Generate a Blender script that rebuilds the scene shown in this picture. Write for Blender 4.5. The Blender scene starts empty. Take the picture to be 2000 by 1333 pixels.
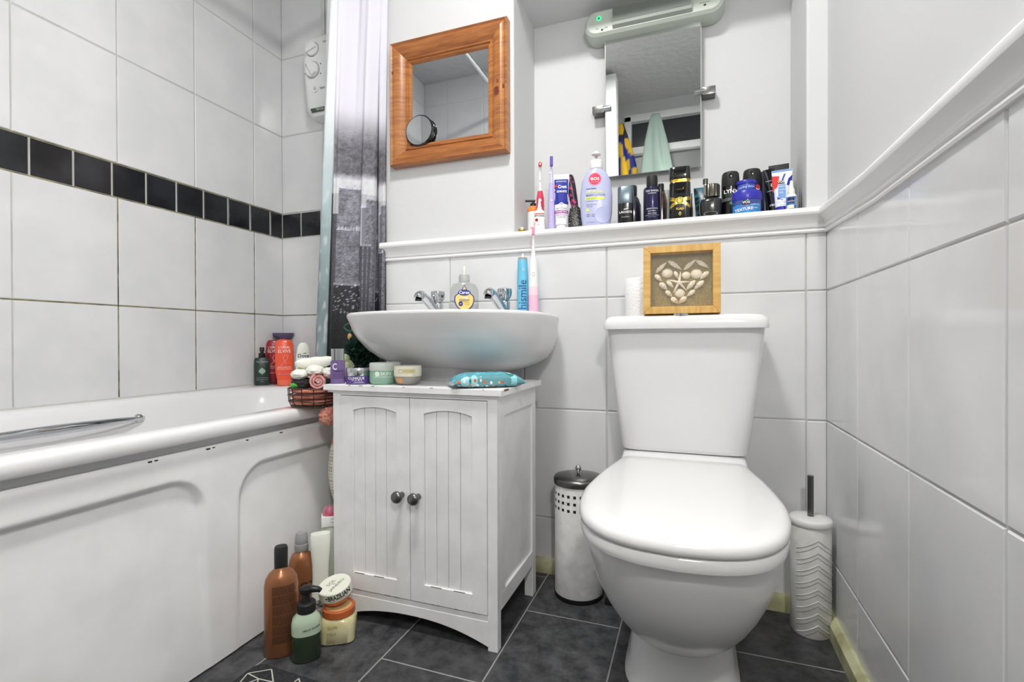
import bpy, bmesh, math, random
from mathutils import Vector, Matrix, noise
PI = math.pi
random.seed(7)
scn = bpy.context.scene
COL = scn.collection

# ------------------------------------------------------------------ camera, light, exposure
FPX, YAW, PITCH, ROLL = 962.52, 0.3483, -0.0052, -0.0030
CAM = Vector((1.6567, -1.6639, 0.7030))
PYC = 671.78
_f = Vector((-math.sin(YAW)*math.cos(PITCH), math.cos(YAW)*math.cos(PITCH), math.sin(PITCH)))
_r = Vector((math.cos(YAW), math.sin(YAW), 0))
_u = _r.cross(_f)
_r2 = _r*math.cos(ROLL) + _u*math.sin(ROLL)
_u2 = _u*math.cos(ROLL) - _r*math.sin(ROLL)
cd = bpy.data.cameras.new('camera'); cam = bpy.data.objects.new('camera', cd); COL.objects.link(cam)
cam.matrix_world = Matrix(((_r2.x, _u2.x, -_f.x, CAM.x), (_r2.y, _u2.y, -_f.y, CAM.y),
                           (_r2.z, _u2.z, -_f.z, CAM.z), (0, 0, 0, 1)))
cd.sensor_width = 36; cd.lens = FPX/2000*36; cd.shift_y = (PYC-666.5)/2000; cd.clip_start = 0.02
scn.camera = cam
scn.view_settings.view_transform = 'Standard'; scn.view_settings.look = 'None'
scn.view_settings.gamma = 1; scn.view_settings.use_curve_mapping = False
scn.view_settings.exposure = 0.22
scn.cycles.max_bounces = 14; scn.cycles.diffuse_bounces = 8; scn.cycles.glossy_bounces = 8
scn.cycles.transmission_bounces = 10; scn.cycles.transparent_max_bounces = 12
w = bpy.data.worlds.new('world'); scn.world = w; w.use_nodes = True
w.node_tree.nodes['Background'].inputs[0].default_value = (0.9, 0.95, 1, 1)
w.node_tree.nodes['Background'].inputs[1].default_value = 0.35
LAMP = (1.32, -1.12, 2.345)
ld = bpy.data.lights.new('ceiling_bulb', 'AREA'); ld.shape = 'DISK'; ld.size = 0.26; ld.energy = 20
ld.color = (1.0, 0.985, 0.96)
lo = bpy.data.objects.new('ceiling_bulb', ld); COL.objects.link(lo); lo.location = LAMP
FILL_POS = (1.905, -1.99, 1.60)   # globe of an added fill lamp behind the viewer, brightens cabinet and bath panel

# ------------------------------------------------------------------ helpers: picture ray -> point on a plane of the room
def ray(u, v): return _f + _r2*((u-1000)/FPX) - _u2*((v-PYC)/FPX)
def onY(u, v, Y):
    d = ray(u, v); return CAM + d*((Y-CAM.y)/d.y)
def onX(u, v, X):
    d = ray(u, v); return CAM + d*((X-CAM.x)/d.x)
def onZ(u, v, Z):
    d = ray(u, v); return CAM + d*((Z-CAM.z)/d.z)

# ------------------------------------------------------------------ materials
def lin(c):
    if isinstance(c, str):
        c = tuple(int(c[i:i+2], 16) for i in (0, 2, 4))
    return tuple((x/255/12.92 if x <= 10 else ((x/255+0.055)/1.055)**2.4) for x in c)
_M = {}
def mat(name, c, rough=0.45, metal=0.0, spec=0.5, bump=0.0, bscale=60, noise_c=None, nscale=30, coat=0.0, trans=0.0, ior=1.45,
        emit=0.0, alpha=1.0, detail=4, ncut=(0.4, 0.62), stretch=None, attr=False, sheen=0):
    if name in _M: return _M[name]
    m = bpy.data.materials.new(name); m.use_nodes = True
    nt = m.node_tree; b = nt.nodes['Principled BSDF']
    cc = lin(c)+(1,)
    b.inputs['Base Color'].default_value = cc
    b.inputs['Roughness'].default_value = rough; b.inputs['Metallic'].default_value = metal
    b.inputs['Specular IOR Level'].default_value = spec; b.inputs['Coat Weight'].default_value = coat
    b.inputs['Transmission Weight'].default_value = trans; b.inputs['IOR'].default_value = ior
    b.inputs['Alpha'].default_value = alpha; b.inputs['Sheen Weight'].default_value = sheen
    if emit:
        b.inputs['Emission Color'].default_value = cc; b.inputs['Emission Strength'].default_value = emit
    if bump or noise_c:
        tc = nt.nodes.new('ShaderNodeTexCoord'); src = tc.outputs['Object']
        if stretch:
            mp = nt.nodes.new('ShaderNodeMapping'); mp.inputs['Scale'].default_value = stretch
            nt.links.new(src, mp.inputs['Vector']); src = mp.outputs['Vector']
    if noise_c:
        n = nt.nodes.new('ShaderNodeTexNoise'); n.inputs['Scale'].default_value = nscale; n.inputs['Detail'].default_value = detail; n.inputs['Roughness'].default_value = 0.72 if detail > 10 else 0.5
        nt.links.new(src, n.inputs['Vector'])
        r = nt.nodes.new('ShaderNodeValToRGB'); r.color_ramp.elements[0].color = cc; r.color_ramp.elements[1].color = lin(noise_c)+(1,)
        r.color_ramp.elements[0].position = ncut[0]; r.color_ramp.elements[1].position = ncut[1]
        nt.links.new(n.outputs['Fac'], r.inputs['Fac']); nt.links.new(r.outputs['Color'], b.inputs['Base Color'])
    if attr:
        a = nt.nodes.new('ShaderNodeAttribute'); a.attribute_name = 'Print'
        nt.links.new(a.outputs['Color'], b.inputs['Base Color'])
    if bump:
        n2 = nt.nodes.new('ShaderNodeTexNoise'); n2.inputs['Scale'].default_value = bscale; n2.inputs['Detail'].default_value = 3
        nt.links.new(src, n2.inputs['Vector'])
        bp = nt.nodes.new('ShaderNodeBump'); bp.inputs['Strength'].default_value = 1.0; bp.inputs['Distance'].default_value = bump
        nt.links.new(n2.outputs['Fac'], bp.inputs['Height']); nt.links.new(bp.outputs['Normal'], b.inputs['Normal'])
    _M[name] = m
    return m
PLASTER = mat('plaster', (210, 211, 212), 0.75, spec=0.25, bump=0.0006, bscale=45)
TILE = mat('white_tile', (223, 224, 225), 0.12, spec=0.5, bump=0.0009, bscale=7, noise_c=(216, 217, 219), nscale=6)
GROUT = mat('grey_grout', (192, 192, 190), 0.9, noise_c=(180, 179, 174), nscale=14)
GROUT_Y = mat('stained_grout', (150, 140, 96), 0.9, noise_c=(74, 66, 42), nscale=22)
BLACKTILE = mat('black_tile', (30, 31, 34), 0.18, bump=0.0006, bscale=12, noise_c=(44, 46, 50), nscale=9)
GLOSSPAINT = mat('gloss_paint', (236, 236, 236), 0.3, spec=0.4, bump=0.0003, bscale=30)
SKIRT = mat('cream_wood_paint', (196, 196, 160), 0.5, noise_c=(160, 158, 116), nscale=18)
CERAMIC = mat('white_ceramic', (225, 225, 226), 0.16)
ACRYL = mat('white_acrylic', (232, 232, 233), 0.16, coat=0.2)
PANEL = mat('panel_plastic', (242, 242, 243), 0.38, noise_c=(235, 235, 236), nscale=9)
LIDPL = mat('seat_plastic', (228, 228, 228), 0.14, coat=0.3)
CHROME = mat('chrome', (205, 208, 210), 0.07, metal=1)
STEEL = mat('brushed_steel', (120, 120, 118), 0.28, metal=1)
CABW = mat('painted_wood', (238, 238, 239), 0.42, noise_c=(230, 230, 231), nscale=14, bump=0.0003, bscale=70)
CHIP = mat('chipped_edge', (120, 108, 84), 0.9)
GAP = mat('dark_gap', (40, 38, 36), 0.9)
SLATE = mat('slate_vinyl', (40, 41, 44), 0.5, noise_c=(94, 95, 98), nscale=22, detail=14, ncut=(0.38, 0.72), bump=0.0008, bscale=90)
SLATE2 = mat('slate_vinyl_dark', (40, 41, 43), 0.5, noise_c=(88, 88, 91), nscale=24, detail=14, ncut=(0.38, 0.74), bump=0.0008, bscale=90)
VGROUT = mat('vinyl_line', (150, 150, 148), 0.7)
MIRROR = mat('mirror_silver', (232, 236, 236), 0.02, metal=1)
MIRROR2 = mat('old_mirror_silver', (218, 221, 220), 0.012, metal=1)
PINE = mat('orange_pine', (138, 80, 38), 0.32, coat=0.3, noise_c=(186, 124, 64), nscale=14, stretch=(1, 1, 9), detail=6, ncut=(0.3, 0.72), bump=0.0002)
PINEH = mat('orange_pine_rails', (134, 76, 38), 0.32, coat=0.3, noise_c=(174, 112, 58), nscale=14, stretch=(1, 9, 9), detail=6, ncut=(0.3, 0.72), bump=0.0002)
KNOT = mat('pine_knot', (92, 36, 18), 0.4, noise_c=(128, 60, 28), nscale=90)
BLK = mat('black_plastic', (24, 24, 26), 0.35)
BLKM = mat('matt_black_plastic', (30, 31, 32), 0.55)
BLKG = mat('gloss_black', (12, 12, 13), 0.12, coat=0.5)
WPL = mat('white_plastic', (232, 233, 233), 0.3)
GPL = mat('grey_plastic', (150, 156, 152), 0.4)
INK = mat('black_ink', (22, 22, 24), 0.6)
WINK = mat('white_ink', (240, 240, 240), 0.5)
GINK = mat('pale_grey_ink', (170, 172, 178), 0.5)
GOLD = mat('gold_foil', (216, 190, 92), 0.25, metal=0.85, noise_c=(150, 116, 30), nscale=120)
PRINT = mat('printed_fabric', (255, 255, 255), 0.55, spec=0.3, attr=True)
PRINTG = mat('printed_film', (255, 255, 255), 0.25, coat=0.3, attr=True)
def flat(c, r=0.4, **k):
    n = 'paint_%s_%d' % (c if isinstance(c, str) else '%02x%02x%02x' % tuple(c), int(r*100))
    return mat(n, c, r, **k)

# ------------------------------------------------------------------ mesh builder
class MB:
    def __init__(s): s.v = []; s.f = []; s.mi = []; s.ms = []; s.col = None
    def _m(s, m):
        if m not in s.ms: s.ms.append(m)
        return s.ms.index(m)
    def add(s, vs, fs, m, xf=None):
        o = len(s.v)
        s.v += [tuple(xf @ Vector(p)) for p in vs] if xf else [tuple(p) for p in vs]
        k = s._m(m)
        for f in fs: s.f.append(tuple(i+o for i in f)); s.mi.append(k)
        return s
    def box(s, a, b, m, xf=None, c=0.0):
        (x0, y0, z0), (x1, y1, z1) = a, b
        if c <= 0:
            vs = [(x, y, z) for x in (x0, x1) for y in (y0, y1) for z in (z0, z1)]
            return s.add(vs, [(0, 1, 3, 2), (4, 6, 7, 5), (0, 4, 5, 1), (2, 3, 7, 6), (0, 2, 6, 4), (1, 5, 7, 3)], m, xf)
        bm = bmesh.new(); bmesh.ops.create_cube(bm, size=1)
        for v in bm.verts: v.co = Vector(((x0+x1)/2+v.co.x*(x1-x0), (y0+y1)/2+v.co.y*(y1-y0), (z0+z1)/2+v.co.z*(z1-z0)))
        bmesh.ops.bevel(bm, geom=bm.edges[:], offset=c, segments=2, profile=0.6, affect='EDGES')
        bm.verts.index_update()
        s.add([v.co.copy() for v in bm.verts], [[v.index for v in f.verts] for f in bm.faces], m, xf); bm.free()
        return s
    def loft(s, rings, m, caps=(True, True), closed=True, xf=None, ms=None):
        n = len(rings[0]); vs = [p for r in rings for p in r]
        for i in range(len(rings)-1):
            fs = []
            for j in range(n if closed else n-1):
                k = (j+1) % n; fs.append((i*n+j, i*n+k, (i+1)*n+k, (i+1)*n+j))
            if i == 0: s.add(vs, fs, ms[0] if ms else m, xf); base = len(s.v)-len(vs)
            else:
                kk = s._m(ms[i] if ms else m)
                for f in fs: s.f.append(tuple(q+base for q in f)); s.mi.append(kk)
        if caps[0]: s.f.append(tuple(base+q for q in range(n-1, -1, -1))); s.mi.append(s._m(ms[0] if ms else m))
        if caps[1]: s.f.append(tuple(base+(len(rings)-1)*n+q for q in range(n))); s.mi.append(s._m(ms[-1] if ms else m))
        return s
    def body(s, secs, m, N=48, xf=None, caps=(True, True), cx=0, cy=0):
        # secs: (z, rx, ry, n[, mat]); superellipse sections
        rings = [se(q[1], q[2], q[3], N, cx, cy, q[0]) for q in secs]
        return s.loft(rings, m, caps, True, xf, [q[4] if len(q) > 4 else m for q in secs])
    def lathe(s, prof, m, N=40, xf=None, cx=0, cy=0):
        return s.body([(p[1], p[0], p[0], 2)+tuple(p[2:]) for p in prof], m, N, xf, (True, True), cx, cy)
    def cyl(s, p, q, r, m, N=16, r2=None):
        return s.tube([p, q], r, m, N, r2)
    def tube(s, pts, r, m, N=10, r2=None, closed=False):
        pts = [Vector(p) for p in pts]; rings = []
        prev = None
        for i, p in enumerate(pts):
            if closed: t = (pts[(i+1) % len(pts)]-pts[i-1])
            else: t = pts[min(i+1, len(pts)-1)]-pts[max(i-1, 0)]
            t.normalize()
            if prev is None: a = t.orthogonal().normalized()
            else:
                a = prev - t*prev.dot(t); a.normalize()
            prev = a; b = t.cross(a)
            rr = r if not r2 else r+(r2-r)*i/(len(pts)-1)
            if isinstance(r, (list, tuple)): rr = r[i]
            rings.append([p+(a*math.cos(2*PI*k/N)+b*math.sin(2*PI*k/N))*rr for k in range(N)])
        if closed: rings.append(rings[0])
        return s.loft(rings, m, (not closed, not closed))
    def ball(s, c, r, m, N=20, sx=1, sy=1, sz=1, xf=None):
        rings = []
        for i in range(1, 10):
            a = PI*i/10
            rings.append([(c[0]+r*sx*math.sin(a)*math.cos(2*PI*k/N), c[1]+r*sy*math.sin(a)*math.sin(2*PI*k/N), c[2]-r*sz*math.cos(a)) for k in range(N)])
        return s.loft(rings, m, xf=xf)
    def prism(s, outline, y0, y1, m, xf=None):
        # outline in x,z extruded along y
        return s.loft([[(x, y0, z) for x, z in outline], [(x, y1, z) for x, z in outline]], m, xf=xf)
    # --- flat print laid on a surface; surf(x,z) -> y of the front face
    def text(s, t, size, x, z, m, surf=None, eps=0.0004, align='CENTER', rot=0, sx=1.0, xf=None, bold=0):
        vs, fs = glyphs(t, align, bold)
        c, d = math.cos(rot), math.sin(rot); out = []
        for px, pz in vs:
            px *= size*sx; pz *= size
            X = x+px*c-pz*d; Z = z+px*d+pz*c
            out.append((X, (surf(X, Z) if surf else 0)-eps, Z))
        return s.add(out, fs, m, xf)
    def patch(s, x0, x1, z0, z1, m, surf=None, eps=0.0002, nx=14, nz=3, xf=None):
        vs = []; fs = []
        for j in range(nz+1):
            for i in range(nx+1):
                X = x0+(x1-x0)*i/nx; Z = z0+(z1-z0)*j/nz
                vs.append((X, (surf(X, Z) if surf else 0)-eps, Z))
        for j in range(nz):
            for i in range(nx):
                a = j*(nx+1)+i; fs.append((a, a+1, a+nx+2, a+nx+1))
        return s.add(vs, fs, m, xf)
    def disc(s, x, z, rx, rz, m, surf=None, eps=0.0003, N=28, ring=0.0, a0=0, a1=2*PI, xf=None):
        K = 4; vs = []; fs = []
        for k in range(K+1):
            q = ring+(1-ring)*k/K
            for i in range(N+1):
                a = a0+(a1-a0)*i/N
                X = x+rx*q*math.cos(a); Z = z+rz*q*math.sin(a)
                vs.append((X, (surf(X, Z) if surf else 0)-eps, Z))
        for k in range(K):
            for i in range(N):
                b = k*(N+1)+i; fs.append((b, b+N+1, b+N+2, b+1))
        return s.add(vs, fs, m, xf)
    def poly(s, pts, m, surf=None, eps=0.0003, xf=None):
        return s.add([(x, (surf(x, z) if surf else 0)-eps, z) for x, z in pts], [tuple(range(len(pts)))], m, xf)
    def build(s, name, parent=None, loc=None, ang=38, bevel=0, smooth=True):
        me = bpy.data.meshes.new(name); me.from_pydata(s.v, [], s.f)
        for m in s.ms: me.materials.append(m)
        me.polygons.foreach_set('material_index', s.mi)
        if s.col:
            ca = me.color_attributes.new('Print', 'FLOAT_COLOR', 'POINT')
            ca.data.foreach_set('color', [q for c in s.col for q in (c[0], c[1], c[2], 1.0)])
        bm = bmesh.new(); bm.from_mesh(me)
        bmesh.ops.recalc_face_normals(bm, faces=bm.faces[:]) if not s.col else None
        for e in bm.edges:
            if len(e.link_faces) == 2: e.smooth = e.calc_face_angle(0) < math.radians(ang)
        for f in bm.faces: f.smooth = smooth
        bm.to_mesh(me); bm.free()
        ob = bpy.data.objects.new(name, me); COL.objects.link(ob)
        if parent: ob.parent = parent
        if loc: ob.location = loc
        if bevel:
            b = ob.modifiers.new('edge', 'BEVEL'); b.width = bevel; b.segments = 2; b.limit_method = 'ANGLE'; b.angle_limit = math.radians(50)
        return ob
def se(rx, ry, n, N, cx=0, cy=0, z=0):
    out = []
    for i in range(N):
        a = 2*PI*i/N; c, d = math.cos(a), math.sin(a)
        out.append((cx+rx*math.copysign(abs(c)**(2/n), c), cy+ry*math.copysign(abs(d)**(2/n), d), z))
    return out
def surf_of(secs):
    def f(x, z):
        q = secs[0]; p = secs[-1]
        for i in range(len(secs)-1):
            if secs[i][0] <= z <= secs[i+1][0]: q, p = secs[i], secs[i+1]; break
        else:
            if z < secs[0][0]: p = q
            else: q = p
        t = (z-q[0])/(p[0]-q[0]) if p[0] > q[0] else 0
        rx, ry, n = (q[k]+(p[k]-q[k])*t for k in (1, 2, 3))
        return -ry*(1-min(0.995, abs(x)/rx)**n)**(1/n)
    return f
_G = {}
def glyphs(t, align, bold):
    if (t, align, bold) not in _G:
        cu = bpy.data.curves.new('glyphs', 'FONT'); cu.body = t; cu.size = 1; cu.resolution_u = 2; cu.align_x = align; cu.align_y = 'CENTER'; cu.offset = bold
        ob = bpy.data.objects.new('glyphs', cu); me = bpy.data.meshes.new_from_object(ob)
        bm = bmesh.new(); bm.from_mesh(me); bmesh.ops.triangulate(bm, faces=bm.faces[:])
        for _ in range(3):
            lg = [e for e in bm.edges if e.calc_length() > 0.16]
            if not lg: break
            bmesh.ops.subdivide_edges(bm, edges=lg, cuts=1); bmesh.ops.triangulate(bm, faces=bm.faces[:])
        bm.verts.index_update()
        _G[(t, align, bold)] = ([(v.co.x, v.co.y) for v in bm.verts], [tuple(v.index for v in f.verts) for f in bm.faces]); bm.free()
        bpy.data.objects.remove(ob); bpy.data.curves.remove(cu); bpy.data.meshes.remove(me)
    return _G[(t, align, bold)]
def tag(o, label, cat, group=None):
    o['label'] = label; o['category'] = cat
    if group: o['group'] = group
    return o
def thing(name, label, cat, loc=(0, 0, 0), rz=0, group=None):
    o = bpy.data.objects.new(name, None); COL.objects.link(o); o.empty_display_size = 0.05
    o.location = loc; o.rotation_euler = (0, 0, rz)
    return tag(o, label, cat, group)
def struct(o): o['kind'] = 'structure'; return o
def face_cam(x, y, k=1.0): return k*math.atan2(CAM.x-x, y-CAM.y)
def spline(pts, n=8, closed=False):
    P = [Vector(p) for p in pts]; out = []
    L = len(P)
    for i in range(L if closed else L-1):
        a, b, c, d = (P[(i-1) % L], P[i], P[(i+1) % L], P[(i+2) % L]) if closed else (P[max(i-1, 0)], P[i], P[i+1], P[min(i+2, L-1)])
        for k in range(n):
            t = k/n
            out.append(0.5*((2*b)+(c-a)*t+(2*a-5*b+4*c-d)*t*t+(3*b-a-3*c+d)*t**3))
    if not closed: out.append(P[-1])
    return out

# ================================================================== THE ROOM
YB = -0.2175; XR = 1.982; XL = 0.671; ZC = 2.40; YF = -1.66; YE = -2.22
TW, TH = 0.252, 0.332
def tiles(mb, axis, off, us, zs, m, sgn, g=0.0016, jitter=0.0012, um=None):
    """bevelled tiles on a wall plane; axis 'X' -> plane X=off with u=Y, 'Y' -> plane Y=off with u=X; sgn = direction out of the wall"""
    for i in range(len(us)-1):
        for j in range(len(zs)-1):
            a, b, c, d = us[i]+g, us[i+1]-g, zs[j]+g, zs[j+1]-g
            if b-a < 0.004 or d-c < 0.004: continue
            e = 0.0022; h0, h1 = 0.0, 0.0022
            hs = [h1+random.uniform(-1, 1)*jitter*0.25 for _ in range(4)]
            o = [(a, c), (b, c), (b, d), (a, d)]; ii = [(a+e, c+e), (b-e, c+e), (b-e, d-e), (a+e, d-e)]
            def P(u, z, h): return (off+sgn*h, u, z) if axis == 'X' else (u, off+sgn*h, z)
            vs = [P(u, z, h0) for u, z in o]+[P(u, z, h) for (u, z), h in zip(ii, hs)]
            mb.add(vs, [(0, 1, 5, 4), (1, 2, 6, 5), (2, 3, 7, 6), (3, 0, 4, 7), (4, 5, 6, 7)], um(us[i], zs[j]) if um else m)
# floor
mb = MB()
mb.box((-0.1, -2.4, -0.08), (2.1, 0.1, 0.0), SLATE)
XS = [0.527, 0.769, 1.011, 1.252, 1.493, 1.735, 1.977]
YO = [-0.65, -0.55, -0.74, -0.93, -0.652, -0.449, -0.60]
for i, x in enumerate(XS):
    mb.box((x-0.0016, -2.2, 0), (x+0.0016, -0.2, 0.0004), VGROUT)
    x1 = XS[i+1] if i+1 < len(XS) else XR
    for k in range(-4, 3):
        y = YO[i]
        yy = y+k*0.483
        if -2.2 < yy < -0.22: mb.box((x+0.0016, yy-0.0016, 0), (x1-0.0016, yy+0.0016, 0.0004), VGROUT)
    if i in (2, 5): mb.box((x+0.0016, -2.2, 0.0), (x1-0.0016, -0.22, 0.0002), SLATE2)
floor = struct(mb.build('floor', smooth=False))
mb = MB(); mb.box((-0.1, -2.4, ZC), (2.1, 0.1, ZC+0.08), mat('artex_ceiling', (196, 196, 197), 0.36, spec=0.6, bump=0.010, bscale=22))
struct(mb.build('ceiling'))
# left wall, tiled, with the black strip
z0 = 0.8157; ZROW = [z0-2*TH, z0-TH, z0, z0+TH]
ZS2 = [1.2522, 1.5842, 1.9162, 2.2482, ZC]
YL = [0.0, -0.1468]+[-0.1468-TW*k for k in range(1, 7)]+[YF]
YL = sorted(YL)
mb = MB(); mb.box((-0.1, -2.4, 0), (0.0, 0.0, ZC), GROUT)
def stain(z): return GROUT_Y
tiles(mb, 'X', 0.0, YL, ZROW, TILE, 1); tiles(mb, 'X', 0.0, YL, ZS2, TILE, 1)
YST = sorted([0.0, -0.067]+[-0.067-0.0999*k for k in range(1, 16)]+[YF])
tiles(mb, 'X', 0.0, YST, [1.1477, 1.2522], BLACKTILE, 1, g=0.0024)
for z in (z0, 1.1477, 1.2522): mb.box((0, YF, z-0.0013), (0.0009, 0, z+0.0013), GROUT_Y)
for y in (-0.1468, -0.1468-TW, -0.1468-2*TW): mb.box((0, y-0.0013, 0.53), (0.0009, y+0.0013, 1.1477), GROUT_Y)
mb.box((0, YF, 0.5265), (0.006, 0, 0.534), mat('sealant', (214, 214, 210), 0.4))
struct(mb.build('wall_left', smooth=False))
# shower end wall
mb = MB(); mb.box((-0.1, 0.0, 0), (2.1, 0.1, ZC), GROUT)
XSH = [0.0, 0.220, 0.472, XL]
tiles(mb, 'Y', 0.0, XSH, ZROW, TILE, -1); tiles(mb, 'Y', 0.0, XSH, ZS2, TILE, -1)
tiles(mb, 'Y', 0.0, [0, 0.102, 0.206, 0.306, 0.406, 0.506, 0.606, XL], [1.1477, 1.2522], BLACKTILE, -1, g=0.0024)
mb.box((0, -0.0009, z0-0.0013), (XL, 0, z0+0.0013), GROUT_Y)
struct(mb.build('wall_shower_end', smooth=False))
# false wall behind basin and toilet, with the niche
SILL = 1.036; NX0, NX1, NZ1 = 1.1405, 1.935, 1.80
mb = MB()
mb.box((XL, YB, 0), (XR+0.1, 0.0, SILL-0.004), GROUT)
mb.box((XL, YB, SILL-0.004), (NX0, 0.0, ZC), PLASTER, c=0.006)
mb.box((NX1, YB, SILL-0.004), (XR+0.1, 0.0, ZC), PLASTER, c=0.006)
mb.box((NX0-0.01, YB, NZ1), (NX1+0.01, 0.0, ZC), PLASTER)
mb.box((NX0-0.01, -0.004, SILL-0.01), (NX1+0.01, 0.0, NZ1+0.01), PLASTER)
zr = [0.1656-0.13, 0.1656, 0.4976, 0.8296]
XB = sorted([XR, 1.9346]+[1.9346-0.2544*k for k in range(1, 5)]+[XL])
tiles(mb, 'Y', YB, XB, zr, TILE, -1)
tiles(mb, 'Y', YB, [XL, 0.917, 1.4257, 1.9346, XR], [0.8296, 0.985], TILE, -1)
struct(mb.build('wall_back', smooth=False))
# right wall
mb = MB(); mb.box((XR, -2.4, 0), (XR+0.1, 0.1, 0.985), GROUT); mb.box((XR, -2.4, 0.985), (XR+0.1, 0.1, ZC), PLASTER)
YR = sorted([YB, -0.4656]+[-0.4656-0.2544*k for k in range(1, 6)]+[YE])
tiles(mb, 'X', XR, YR, zr, TILE, -1, jitter=0.002); tiles(mb, 'X', XR, YR, [0.8296, 0.975], TILE, -1, jitter=0.002)
struct(mb.build('wall_right', smooth=False))
# wall at the foot of the bath and the end wall with the doorway behind the camera
mb = MB(); mb.box((0, YF-0.09, 0), (1.135, YF, ZC), PLASTER)
tiles(mb, 'Y', YF, [0.0, 0.17, 0.422, 0.674], [z0-2*TH, z0-TH, z0, z0+TH], TILE, 1)
tiles(mb, 'Y', YF, [0.0, 0.17, 0.422, 0.674, 0.926, 1.135], ZS2, TILE, 1)
struct(mb.build('wall_bath_foot', smooth=False))
mb = MB(); mb.box((1.135, YF-0.10, 0), (1.205, YF+0.005, ZC-0.03), GLOSSPAINT, c=0.004)
struct(mb.build('trim_partition_edge'))
mb = MB(); mb.box((-0.1, YE-0.1, 0), (1.20, YE, ZC), PLASTER); mb.box((1.20, YE-0.1, 2.29), (2.1, YE, ZC), PLASTER)
mb.box((1.96, YE-0.1, 0), (2.1, YE, 2.29), PLASTER)
struct(mb.build('wall_front'))
mb = MB()
mb.box((1.19, YE-0.02, 0), (1.24, YE+0.02, 2.30), GLOSSPAINT, c=0.004); mb.box((1.93, YE-0.02, 0), (XR, YE+0.02, 2.30), GLOSSPAINT, c=0.004)
mb.box((1.19, YE-0.02, 2.26), (XR, YE+0.02, 2.31), GLOSSPAINT, c=0.004); mb.box((1.24, YE-0.02, 2.02), (1.93, YE+0.02, 2.07), GLOSSPAINT, c=0.004)
d1 = struct(mb.build('door_1'))
mb = MB(); mb.box((1.24, YE-0.04, 2.07), (1.93, YE-0.03, 2.26), mat('dark_glass', (58, 60, 64), 0.15)); mb.build('fanlight_pane', d1)
mb = MB(); mb.box((1.24, YE-0.06, 0), (1.93, YE-0.03, 2.02), mat('grey_door', (128, 129, 130), 0.35)); mb.build('door_leaf', d1)
# towels on the door hooks (seen in the mirror)
def towel(x, y, zt, zb, w0, w1, fn, label, rz=0.0):
    mb = MB(); rings = []; cols = []
    for i in range(30):
        t = i/29; z = zt+(zb-zt)*t; ww = w0+(w1-w0)*min(1, t*1.3)**0.8
        ring = []
        for k in range(40):
            a = 2*PI*k/40
            fold = 1+0.22*math.sin(5*a+2*t)*min(1, t*3)
            q = (x+ww*math.cos(a)*fold, y+ww*0.45*math.sin(a)*fold, z); ring.append(q); cols.append(lin(fn(a, t)))
        rings.append(ring)
    mb.loft(rings, PRINT); mb.col = cols
    return tag(mb.build('towel', ang=180), label, 'towel')
def tw1(a, t):
    v = noise.noise(Vector((math.cos(a)*1.3, math.sin(a)*1.3, t*5)))
    return (226, 182, 40) if v > 0.02 else ((34, 48, 130) if t > 0.3 else (44, 44, 66))
towel(1.17, YE+0.09, 2.23, 1.78, 0.02, 0.10, tw1, 'blue and yellow patterned towel hanging beside the glazed door, seen in the tilting mirror')
towel(1.42, YE+0.12, 2.25, 1.7, 0.03, 0.10, lambda a, t: (168, 188, 178), 'pale green plain towel hanging in front of the glazed door, seen in the tilting mirror')

# dado mouldings
PROF = [(0.0, 0.0), (0.009, 0.0), (0.011, 0.004), (0.009, 0.009), (0.007, 0.011), (0.0125, 0.013), (0.014, 0.018), (0.0125, 0.022), (0.013, 0.025), (0.0165, 0.032), (0.023, 0.038), (0.028, 0.041), (0.031, 0.043), (0.033, 0.048), (0.032, 0.055), (0.028, 0.060), (0.0, 0.060)]
mb = MB()
mb.loft([[(x, YB-d, 0.977+z) for d, z in PROF] for x in (XL-0.004, XR-0.0)], GLOSSPAINT)
mb.box((NX0, YB-0.004, SILL-0.006), (NX1, -0.003, SILL), GLOSSPAINT)
struct(mb.build('trim_1', ang=25))
mb = MB(); mb.loft([[(XR-d*0.8, y, zz+z) for d, z in PROF] for y, zz in ((YB, 0.977), (-0.58, 0.957), (-1.05, 0.954), (-2.2, 0.954))], GLOSSPAINT)
struct(mb.build('trim_2', ang=25))
mb = MB()
mb.loft([[(x, YB-d, z) for d, z in ((0, 0), (0.016, 0), (0.016, 0.034), (0.011, 0.042), (0, 0.044))] for x in (XL, XR)], SKIRT)
struct(mb.build('baseboard_back'))
mb = MB(); mb.loft([[(XR-d, y, z) for d, z in ((0, 0), (0.020, 0), (0.020, 0.034), (0.008, 0.046), (0, 0.046))] for y in (YB, -2.2)], SKIRT)
struct(mb.build('baseboard_right'))
# ceiling lamp body
lt = thing('ceiling_light', 'round white ceiling lamp in the middle of the bathroom ceiling', 'lamp', (LAMP[0], LAMP[1], ZC))
mb = MB(); mb.lathe([(0.15, -0.02), (0.155, -0.012), (0.15, 0.0)], WPL); mb.build('base', lt)
mb = MB(); mb.lathe([(0.06, -0.05), (0.11, -0.042), (0.14, -0.02)], mat('lamp_diffuser', (255, 252, 245), 0.4, emit=3.0)); mb.build('diffuser', lt)

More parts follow.
